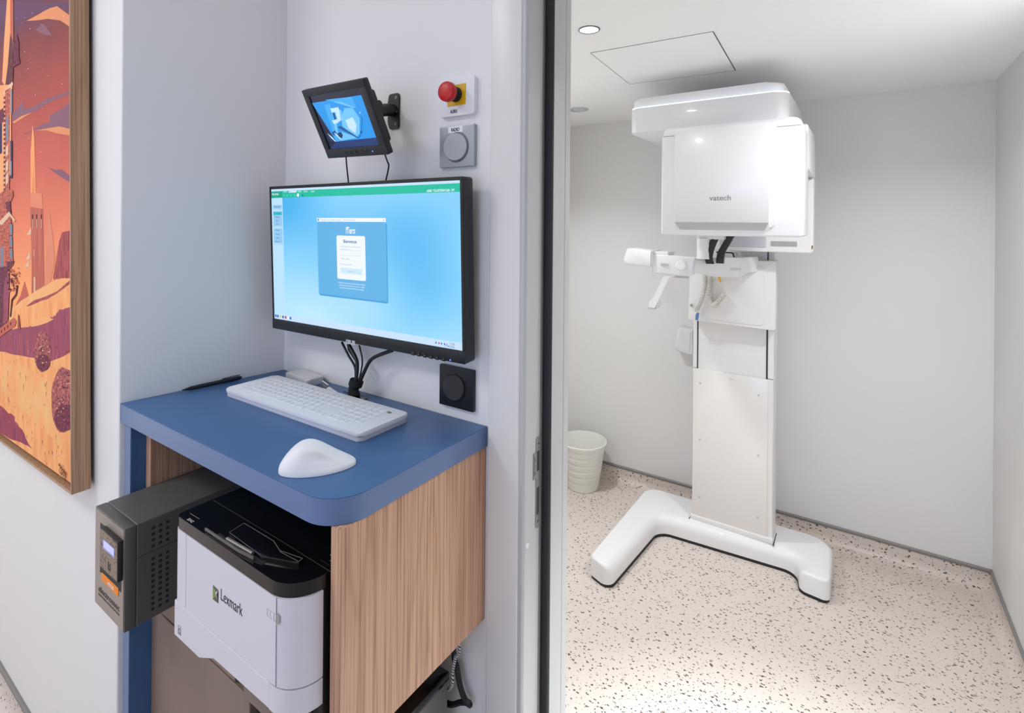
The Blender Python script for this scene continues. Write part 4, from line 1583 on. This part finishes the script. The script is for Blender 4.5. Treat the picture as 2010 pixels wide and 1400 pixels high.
yu = UY0-.0008
yr = yu-.0092
bm = B()
q0, q1 = U_(197.5, 1026, yu), U_(238, 1150, yu)
box(bm, (q0[0], yu-.0005, U_(200, 1126, yu)[1]), (q1[0], yu+.0005, q0[1]), .0002, 1)
finish('recess', bm, M['ink'], fp)
ix0, ix1 = U_(197, 1036, yr)[0], U_(231, 1066, yr)[0]
iz1, iz0 = U_(197, 1036, yr)[1], U_(199.3, 1115, yr)[1]
bm = B()
box(bm, (ix0, yr+.0002, iz0), (ix1, yu-.0004, iz1), .0008, 2)
rd = finish('reader', bm, M['blacksoft'], ups)
bm = B()
wm = mat('patterned_bronze_film', (140, 120, 104), .35, .3)
t_ = N(wm, 'ShaderNodeTexCoord')
mp = N(wm, 'ShaderNodeMapping')
mp.inputs['Scale'].default_value = (60, 1, 190)
mp.inputs['Rotation'].default_value = (0, .5, 0)
nn = N(wm, 'ShaderNodeTexNoise')
nn.inputs['Scale'].default_value = 1.6
nn.inputs['Detail'].default_value = 3
L(wm, t_.outputs['Object'], mp.inputs[0])
L(wm, mp.outputs[0], nn.inputs['Vector'])
r_ = ramp(wm, [(.38, (66, 52, 44)), (.46, (140, 122, 106))])
L(wm, nn.outputs[0], r_.inputs[0])
L(wm, r_.outputs[0], wm.node_tree.nodes['Principled BSDF'].inputs['Base Color'])
box(bm, (ix0+.0015, yr-.0003, iz0+.0015), (ix1-.0015, yr+.001, iz1-.0015))
ff = finish('reader_face', bm, wm, rd)
fw_ = ix1-ix0
bm = B()
d0, d1, d2 = U_(203, 1058, yr), U_(225, 1079, yr), U_(205, 1078, yr)
box(bm, (d0[0], yr-.0007, d2[1]), (d1[0], yr, d0[1]))
box(bm, (d0[0]+.004, yr-.0010, d2[1]+.004), (d1[0]-.0015, yr-.0005, d0[1]-.001), mi=1)
finish('display', bm, [M['lcd_dim'], M['lcd']], rd, smooth=False)
bm = B()
cxm_, zc_ = U_(215, 1120, yr)
for b4 in ((-.006, 0, -.0035, .015), (-.006, 0, .004, .0025), (.0025, .004, .006, .0065), (.0005, .006, .003, .0125)):
    box(bm, (cxm_+b4[0], yr-.0007, zc_+b4[1]), (cxm_+b4[2], yr-.0002, zc_+b4[3]))
finish('card_symbol', bm, M['ink'], rd, smooth=False)
bm = B()
l0, l1 = U_(200.5, 1123, yu), U_(233, 1171, yu)
box(bm, (l0[0], yu-.0012, l1[1]), (l1[0], yu, l0[1]), .0003, 1)
ol = finish('orange_label', bm, M['orange'], fp)
bm = B()
text(bm, 'MTX 05', .0085, frame_xz((l0[0]+l1[0])/2+.006, yu-.0014, (l0[1]+l1[1])/2-.004), 0, .0001, 'CENTER', None, .0003)
finish('lettering', bm, M['label'], ol, smooth=False)
bm = B()
text(bm, 'electromec', .0165, frame_xz(UX0+.022, yu-.0003, SHELF+.034), 0, .0004, 'LEFT', .100, .0002)
text(bm, 'INNOVATIVE POWER SOLUTIONS', .006, frame_xz(UX0+.022, yu-.0002, SHELF+.0255), 0, .0002, 'LEFT', .100)
finish('embossed_lettering', bm, mat('dark_bronze_relief', (92, 82, 74), .45, .3), fp, smooth=False)
bm = B()
tube(bm, spline([(-1.10, .70, UZ1-.012), (-1.06, .74, UZ1-.004), (-1.02, .79, UZ1-.02)], 6), .005, 10)
tube(bm, [(UX1, .70, UZ1-.012), (-1.10, .70, UZ1-.012)], .007, 10)
tag(finish('power_plug', bm, M['cable']), 'black plug and lead at the back of the charcoal box under the desk', 'plug')

# ------------------------------------------------------------------ computer tower on the floor below the oak panel, its cables
pc = thing('computer_tower', 'black-topped grey computer tower standing on the floor below the oak side panel', 'computer', (-.75, .6, 0))
bm = B()
box(bm, (-.86, .36, .012), (-.662, .776, .576), .002, 1)
finish('case', bm, M['pc_side'], pc)
bm = B()
prism(bm, rrect(-.863, .355, -.659, .779, .004, 3), 'z', .576, .594, bev=.004, seg=2)
tp = finish('top_cover', bm, M['blackgloss'], pc)
bm = B()
for i in range(4):
    for j in range(2):
        x, y = -.70-j*.030, .735-i*.028
        box(bm, (x-.010, y, .5938), (x+.010, y+.0015, .5944))
        box(bm, (x+.0085, y-.008, .5938), (x+.010, y, .5944))
finish('vent_marks', bm, M['pc_side'], tp, smooth=False)
for x in (-.84, -.68):
    for y in (.39, .75):
        finish('foot', cyl(B(), (x, y, 0), (0, 0, 1), .014, 0, .0125, 14), M['rubber'], pc)
cable('thick black power cord looping down the wall behind the computer tower', [(-.70, .808, .80), wz(890, 1275, .80), wz(897, 1310, .80), wz(903, 1345, .80), wz(912, 1372, .80), wz(922, 1384, .802), wz(920, 1380, .808), wz(905, 1379, .806), wz(880, 1382, .800), (-.74, .80, .50)], .0055)
bm_m = mat('braided_cord', (120, 120, 122), .6)
t_ = N(bm_m, 'ShaderNodeTexCoord')
wv = N(bm_m, 'ShaderNodeTexWave')
wv.inputs['Scale'].default_value = 80.
mp = N(bm_m, 'ShaderNodeMapping')
mp.inputs['Rotation'].default_value = (0, .7, 0)
L(bm_m, t_.outputs['Object'], mp.inputs[0])
L(bm_m, mp.outputs[0], wv.inputs['Vector'])
r_ = ramp(bm_m, [(.4, (40, 40, 42)), (.6, (214, 214, 214))])
L(bm_m, wv.outputs[0], r_.inputs[0])
L(bm_m, r_.outputs[0], bm_m.node_tree.nodes['Principled BSDF'].inputs['Base Color'])
cable('braided grey and white cord hanging in front of the wall behind the computer tower', [(-.675, .79, .80), wz(901, 1264, .79), wz(894, 1290, .79), wz(888, 1320, .788), wz(884, 1350, .786), (-.72, .788, .50)], .0035, m=bm_m)

# ------------------------------------------------------------------ x-ray room: ceiling lamps and hatch
lt = thing('downlight', 'lit recessed ceiling spotlight near the doorway', 'ceiling light', (-.695, 1.455, HR))
bm = B()
lathe(bm, (-.695, 1.455, HR), (0, 0, -1), [(.034, -.004), (.034, .001), (.032, .003), (.029, .003), (.0275, -.002), (.0275, -.004)], 36, close=False)
finish('trim_ring', bm, mat('dark_chrome', (110, 112, 116), .3, .8), lt)
bm = B()
cyl(bm, (-.695, 1.455, HR), (0, 0, -1), .0275, -.003, .001, 36)
finish('lens', bm, M['lamp_on'], lt)
lt = thing('downlight', 'unlit pale grey ceiling fitting in the far left of the x-ray room', 'ceiling light', (-1.215, 2.425, HR))
bm = B()
lathe(bm, (-1.215, 2.425, HR), (0, 0, -1), [(.052, -.004), (.052, .002), (.049, .006), (.040, .007), (.037, .002), (.037, -.004)], 36, close=False)
finish('trim_ring', bm, M['grey_soft'], lt)
bm = B()
cyl(bm, (-1.215, 2.425, HR), (0, 0, -1), .037, -.003, .001, 36)
finish('lens', bm, M['lamp_off'], lt)
hp = thing('access_hatch', 'flush square access hatch in the ceiling with a thin dark seam', 'hatch', (-.6, 1.88, HR))
HQ = [(-.784, 1.654), (-.379, 1.674), (-.400, 2.139), (-.815, 2.107)]
bm = B()
prism(bm, HQ, 'z', HR-.0008, HR+.002)
finish('panel', bm, M['ceil'], hp)
bm = B()
for i, wd in zip(range(4), (.0016, .0034, .0018, .002)):
    a, b = Vector(HQ[i]), Vector(HQ[(i+1) % 4])
    d = (b-a).normalized()
    s = Vector((-d.y, d.x))*wd/2
    pts = [a-s, b-s, b+s, a+s]
    prism(bm, [tuple(p) for p in pts], 'z', HR-.0011, HR+.001)
finish('seam', bm, mat('dark_seam', (90, 90, 90), .8), hp)

# ------------------------------------------------------------------ waste bin
wb = thing('waste_bin', 'small white plastic waste bin on the floor just inside the x-ray room', 'bin', (-1.2825, 2.652, 0))
bm = B()
prof = [(.0005, .0), (.082, .0), (.086, .004)]
zz = .004
hb_ = .262
for k in range(6):
    z = .045+k*.036
    r = .086+.040*z/hb_
    prof += [(r, z-.0015), (r-.0012, z), (r+.0002, z+.0015)]
prof += [(.126, hb_-.012), (.131, hb_-.010), (.132, hb_-.002), (.130, hb_), (.1265, hb_), (.1235, hb_-.008), (.083, .006), (.0005, .005)]
lathe(bm, (-1.2825, 2.652, 0), (0, 0, 1), prof, 56, close=False)
finish('tub', bm, M['bin'], wb)

# ------------------------------------------------------------------ dental x-ray machine
xm_ = thing('xray_machine', 'white floor-standing dental x-ray scanner with a U-shaped foot in the far room', 'x-ray machine', (-.5, 2.55, 0))


def part(name, bm, m, parent=None, angle=35):
    return finish(name, bm, m, parent or xm_, angle=angle)


foot = roundpoly([(-.925, 1.985), (-.822, 1.945), (-.785, 2.448), (-.205, 2.488), (-.188, 2.375), (-.083, 2.362), (-.080, 2.690), (-.925, 2.690)],
                 [.026, .036, .07, .06, .036, .026, .10, .08], 10)
bm = B()
dome(bm, foot, .012, .092, [.010]*11 + [.010+.028*i/10 for i in range(11)] + [.044]*22 + [.038-.028*i/10 for i in range(11)] + [.010]*11 + [.020]*22)
base = part('foot_base', bm, M['gloss_white'], angle=50)
bm = B()
prism(bm, [(-.5+(x+.5)*.994, 2.4+(y-2.4)*.994) for x, y in foot], 'z', .0, .0125)
part('rubber_edge', bm, M['rubber'], base)
# mast: lower plinth with front panel, recessed middle with black slots, rails
MXL, MXR, MY0, MY1 = -.648, -.304, 2.515, 2.63
bm = B()
prism(bm, rrect(MXL, MY0, MXR, MY1, .008, 4), 'z', .075, .80, bev=.002, seg=1)
mast = part('mast', bm, M['satin_white'])
bm = B()
prism(bm, rrect(MXL+.004, .105, MXR-.022, .800, .004, 3), 'y', MY0-.006, MY0+.002, bev=.0015, seg=2)
fpn = part('front_panel', bm, M['panel_white'], mast)
for x, z in ((-.612, .735), (-.362, .725), (-.612, .47), (-.362, .46), (-.612, .20), (-.362, .185)):
    bm = B()
    cyl(bm, (x, MY0-.006, z), (0, -1, 0), .005, -.0003, .0012, 14)
    part('screw_cap', bm, M['grey_soft'], mast)
bm = B()
prism(bm, rrect(MXL-.004, .088, MXR+.004, .112, .006, 3), 'y', MY0-.014, MY0+.01, bev=.004, seg=2)
part('foot_collar', bm, M['satin_white'], mast)
part('base_joint', box(B(), (MXL-.008, MY0-.02, .088), (MXL-.005, MY1-.03, .0935)), M['rubber'], base)
part('base_joint', box(B(), (MXR+.005, MY0-.02, .088), (MXR+.008, MY1-.03, .0935)), M['rubber'], base)
bm = B()
box(bm, (MXL+.022, MY0+.006, .78), (MXR-.030, MY1-.01, 1.60))
part('mast_core', bm, M['satin_white'])
bm = B()
part('guide_rail', box(bm, (MXL, MY0+.002, .802), (MXL+.018, MY1-.006, 1.10), .002, 1), M['satin_white'])
part('guide_rail', box(B(), (MXR-.024, MY0+.002, .802), (MXR, MY1-.006, 1.62), .002, 1), M['satin_white'])
part('rail_slot', box(B(), (MXL+.018, MY0+.004, .79), (MXL+.0225, MY0+.012, 1.06)), M['rubber'])
part('rail_slot', box(B(), (MXR-.0305, MY0+.004, .79), (MXR-.024, MY0+.012, 1.06)), M['rubber'])
bm = B()
p = at_y(1436, 743, MY0-.006)
text(bm, 'vatech', .007, frame_xz(p.x-.012, MY0-.0066, p.z-.006), 0, .0002, 'LEFT', .024)
part('panel_mark', bm, M['grey_soft'], mast)
# carriage
CY = 2.450
bm = B()
prism(bm, roundpoly([(-.654, 1.036), (-.291, 1.028), (-.291, 1.325), (-.648, 1.318)], [.012, .01, .004, .008], 4), 'y', CY, MY0+.001, bev=.004, seg=3)
car = part('carriage', bm, M['satin_white'])
bm = B()
prism(bm, roundpoly([(-.600, 1.052), (-.320, 1.044), (-.340, 1.30), (-.470, 1.31), (-.600, 1.30)], [.02, .03, .02, .02, .02], 5), 'y', CY-.004, CY+.002, bev=.003, seg=2)
part('carriage_cover', bm, M['satin_white'], car)
bm = B()
cyl(bm, (-.640, CY, 1.105), (0, -1, 0), .005, 0, .006, 14)
part('key_lock', bm, M['steel'], car)
# fixed overhead arm with ledge
bm = B()
prism(bm, roundpoly([(-.780, 2.015), (-.206, 2.015), (-.206, 2.66), (-.780, 2.66)], [.035, .05, .02, .02], 6), 'z', 1.846, 1.944, bev=.004, seg=2)
prism(bm, roundpoly([(-.774, 2.027), (-.226, 2.027), (-.218, 2.655), (-.774, 2.655)], [.03, .05, .02, .02], 6), 'z', 1.94, 1.985, bev=.014, seg=4, bev_ends='b')
arm = part('overhead_arm', bm, M['gloss_white'])
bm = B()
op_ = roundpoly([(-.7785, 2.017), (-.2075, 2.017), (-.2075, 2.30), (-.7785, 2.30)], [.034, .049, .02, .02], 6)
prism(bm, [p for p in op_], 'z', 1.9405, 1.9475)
part('ledge_strip', bm, emit_mat('cool_glow_strip', (225, 240, 255), 2.2), arm)  # pale emissive strip along the ledge of the arm
bm = B()
box(bm, (-.636, 2.56, .82), (-.312, 2.66, 1.86), .01, 2)
part('rear_spine', bm, M['satin_white'])
# rotating unit: front housing, bridge, rear housing
GX0, GX1, GZ0, GZ1 = -.609, -.151, 1.437, 1.829
bm = B()
prism(bm, rrect(GX0, GZ0, GX1, GZ1-.024, [.010, .010, .004, .004], 4), 'y', 1.900, 2.13, bev=.006, seg=3)
prism(bm, rrect(GX0+.006, GZ1-.05, GX1-.002, GZ1, [.0, .0, .026, .012], 6), 'y', 1.904, 2.16, bev=.008, seg=3)
gen = part('generator_housing', bm, M['gloss_white'])
bm = B()
prism(bm, rrect(-.556, 1.470, -.226, 1.817, .012, 5), 'y', 1.894, 1.902, bev=.003, seg=2)
part('front_recess', bm, M['gloss_white'], gen)
bm = B()
pts = [(1.900, 1.456), (1.880, 1.486), (1.880, 1.808), (1.884, 1.815), (1.900, 1.817)]
prism(bm, pts, 'x', -.556, -.244, bev=.003, seg=2)
pan = part('front_cover', bm, M['gloss_white'], gen)
bm = B()
prism(bm, [(-.553, 1.4835), (-.247, 1.4835), (-.260, 1.4575), (-.538, 1.4575)], 'y', 1.8795, 1.8990)
for v in bm.verts:
    v.co.y = 1.8795 + (1.4835-v.co.z)/.026*.0185 + (.001 if v.co.y > 1.89 else 0)
part('cover_lip', bm, M['grey_soft'], pan)
bm = B()
text(bm, 'vatech', .026, frame_xz(-.433, 1.8797, 1.560), 0, .0003, 'LEFT', .070, 0.)
part('maker_logo', bm, M['greyink'], pan)
bm = B()
prof = roundpoly([(2.10, 1.668), (2.45, 1.668), (2.45, 1.836), (2.10, 1.836)], [0, .004, .10, 0], 10)
prism(bm, prof, 'x', -.60, -.150, bev=.010, seg=3)
cyl(bm, (-.42, 2.3, 1.83), (0, 0, 1), .10, 0, .02, 40)
part('bridge', bm, M['gloss_white'])
bm = B()
prism(bm, rrect(-.545, 1.366, -.149, 1.664, [.012, .012, .004, .004], 4), 'y', 2.36, 2.446, bev=.006, seg=3)
sen = part('sensor_housing', bm, M['satin_white'])
bm = B()
box(bm, (-.50, 2.357, 1.384), (-.318, 2.362, 1.44), .002, 1)
part('sensor_strip', bm, M['grey_soft'], sen)
bm = B()
prism(bm, rrect(-.300, 1.3915, -.205, 1.4115, .003, 3), 'y', 2.358, 2.362)
part('sensor_window', bm, M['grey_mid'], sen)
bm = B()
box(bm, (-.1545, 2.358, 1.384), (-.1500, 2.366, 1.398))
part('brass_catch', bm, mat('brass', (150, 112, 60), .35, .8), sen)
# chin support on its arm
bm = B()
prism(bm, roundpoly([(-.726, 1.268), (-.560, 1.268), (-.550, 1.344), (-.726, 1.350)], [.012, .012, .006, .006], 4), 'y', 2.15, 2.22, bev=.006, seg=3)
prism(bm, roundpoly([(-.565, 2.152), (-.50, 2.20), (-.40, 2.28), (-.36, 2.455), (-.56, 2.455), (-.565, 2.22)], [.01, .02, .04, 0, 0, .02], 5), 'z', 1.276, 1.342, bev=.008, seg=3)
prism(bm, roundpoly([(-.55, 2.25), (-.40, 2.25), (-.40, 2.46), (-.55, 2.46)], [.03, .03, 0, 0], 5), 'z', 1.262, 1.30, bev=.012, seg=3)
chin = part('chin_support', bm, M['gloss_white'])
bm = B()
prism(bm, roundpoly([(-.846, 1.302), (-.722, 1.296), (-.722, 1.366), (-.833, 1.372), (-.848, 1.325)], [.004, .004, .004, .008, .006], 4), 'y', 2.14, 2.26, bev=.006, seg=3)
box(bm, (-.735, 2.16, 1.345), (-.66, 2.25, 1.362), .003, 1)
part('control_pad', bm, M['gloss_white'], chin)
bm = B()
lathe(bm, (-.602, 2.150, 1.309), (0, -1, 0), [(.021, -.003), (.021, .010), (.018, .013), (.0005, .0135)], 32)
part('turning_knob', bm, M['gloss_white'], chin)
bm = B()
prism(bm, rrect(-.688, 1.303, -.656, 1.313, .004, 3), 'y', 2.146, 2.152)
part('latch', bm, M['grey_soft'], chin)
bm = B()
lathe(bm, (-.520, 2.18, 1.338), (0, 0, 1), [(.030, 0), (.0285, .02), (.0285, .082), (.027, .084), (.0245, .080), (.0245, .02)], 36, close=False)
part('column_tube', bm, M['gloss_white'], chin)
bm = B()
box(bm, (-.5455, 2.168, 1.420), (-.5385, 2.174, 1.428))
box(bm, (-.545, 2.16, 1.418), (-.44, 2.20, 1.436), .002, 1, mi=1)
part('hanger', bm, [M['rubber'], M['gloss_white']], chin)
# two curved black temple supports hanging from the housing
for k, (pts, nm) in enumerate((([(1407, 462), (1399, 478), (1393, 494), (1391, 507), (1394, 518)], 0), ([(1434, 464), (1425, 480), (1417, 494), (1414, 507), (1413.5, 517)], 1))):
    y = 2.17+.03*k
    path = spline([tuple(at_y(px, py, y)) for px, py in pts], 6)
    bm = B()
    ribbon(bm, path, (.028, 0, 0), .016)
    bmesh.ops.bevel(bm, geom=[e for e in bm.edges if len(e.link_faces) == 2 and e.calc_face_angle(0) > .9], offset=.003, segments=2, affect='EDGES')
    ts = part('temple_support', bm, M['blacksoft'])
    bm = B()
    ribbon(bm, [Vector(q)+Vector((-.004, -.0092, 0)) for q in path[3:-4]], (.006, 0, 0), .001)
    part('groove', bm, M['ink'], ts)
    if k == 0:
        bm = B()
        q = Vector(path[-1])
        cyl(bm, (q.x+.008, q.y-.009, q.z+.008), (.3, -1, 0), .005, -.004, .001, 14)
        part('pivot_hole', bm, M['ink'], ts)
bm = B()
tube(bm, spline([tuple(at_y(*p, 2.30)) for p in ((1406, 495), (1425, 496), (1437, 497), (1440, 502), (1441, 508))], 5), .003, 8)
part('wire_loop', bm, M['cable'], chin)
bm = B()
p = at_y(1432, 508, 2.32)
prism(bm, rrect(p.x-.03, p.z-.022, p.x+.012, p.z+.022, .004, 3), 'y', 2.31, 2.44, bev=.003, seg=2)
part('chin_holder', bm, M['satin_white'], chin)
# patient handles
for (a, b, wv_, nm) in ((((1309, 543), (1300, 562), (1280, 603)), 2.13, .026, 0), (((1338, 544), (1328, 560), (1306, 604)), 2.25, .060, 1)):
    pts = [tuple(at_y(*p, b + (.02*i if nm else 0))) for i, p in enumerate(a)]
    bm = B()
    ribbon(bm, spline(pts, 5), (wv_, .0, 0), .014)
    bmesh.ops.bevel(bm, geom=[e for e in bm.edges if len(e.link_faces) == 2 and e.calc_face_angle(0) > .9], offset=.003, segments=2, affect='EDGES')
    h = part('handle', bm, M['gloss_white'])
    if nm == 0:
        q = Vector(pts[-1])
        bm = B()
        lathe(bm, (q.x+.004, q.y+.012, q.z+.012), (0, -1, 0), [(.021, -.03), (.021, .004), (.0005, .006)], 28)
        part('handle_hub', bm, M['gloss_white'], h)
        bm = B()
        box(bm, (q.x-.016, q.y-.009, q.z-.008), (q.x+.015, q.y+.009, q.z+.001), .002, 1)
        part('handle_foot', bm, M['grey_soft'], h)
# coiled cords, amber bulb tip and blue tag
def cz(px, py, y=2.425):
    return at_y(px, py, y)


bm = B()
tube(bm, helix(spline([cz(1383, 538), cz(1383, 560), cz(1376, 590), cz(1366, 611)], 8), .0085, 34), .0024, 6)
part('coiled_cord', bm, M['coil'])
bm = B()
tube(bm, helix(spline([cz(1394, 538), cz(1393, 560), cz(1392, 585), cz(1397, 599), cz(1408, 594), cz(1422, 577)], 8), .0085, 40), .0024, 6)
tube(bm, [cz(1422, 577), cz(1424, 572), cz(1414, 554)], .002, 6)
part('coiled_cord', bm, M['coil'])
bm = B()
tube(bm, [cz(1410, 541), cz(1414, 554)], .0045, 10)
part('amber_tip', bm, M['amber'])
bm = B()
p = cz(1369, 621)
prism(bm, roundpoly([(p.x-.007, p.z-.017), (p.x+.004, p.z-.017), (p.x+.008, p.z+.012), (p.x+.006, p.z+.018), (p.x-.004, p.z+.014), (p.x-.007, p.z)], [.001]*6, 2), 'y', 2.418, 2.423)
part('blue_tag', bm, M['blue_tag'])
# white holder box on the wall behind the mast
ds = thing('wall_holder', 'small white tapered box fixed to the back wall left of the x-ray mast', 'holder', (-.76, 2.83, .87))
bm = B()
prism(bm, roundpoly([(-.812, .812), (-.726, .800), (-.714, .806), (-.714, .928), (-.790, .934)], [.01, .006, .004, .004, .006], 4), 'y', 2.765, 2.8325, bev=.004, seg=2)
finish('body', bm, M['room_wall'], ds)
bm = B()
prism(bm, roundpoly([(-.795, .825), (-.728, .815), (-.728, .920), (-.778, .925)], [.006]*4, 4), 'y', 2.763, 2.766)
finish('front_cover', bm, mat('pale_cover', (222, 222, 222), .3), ds)
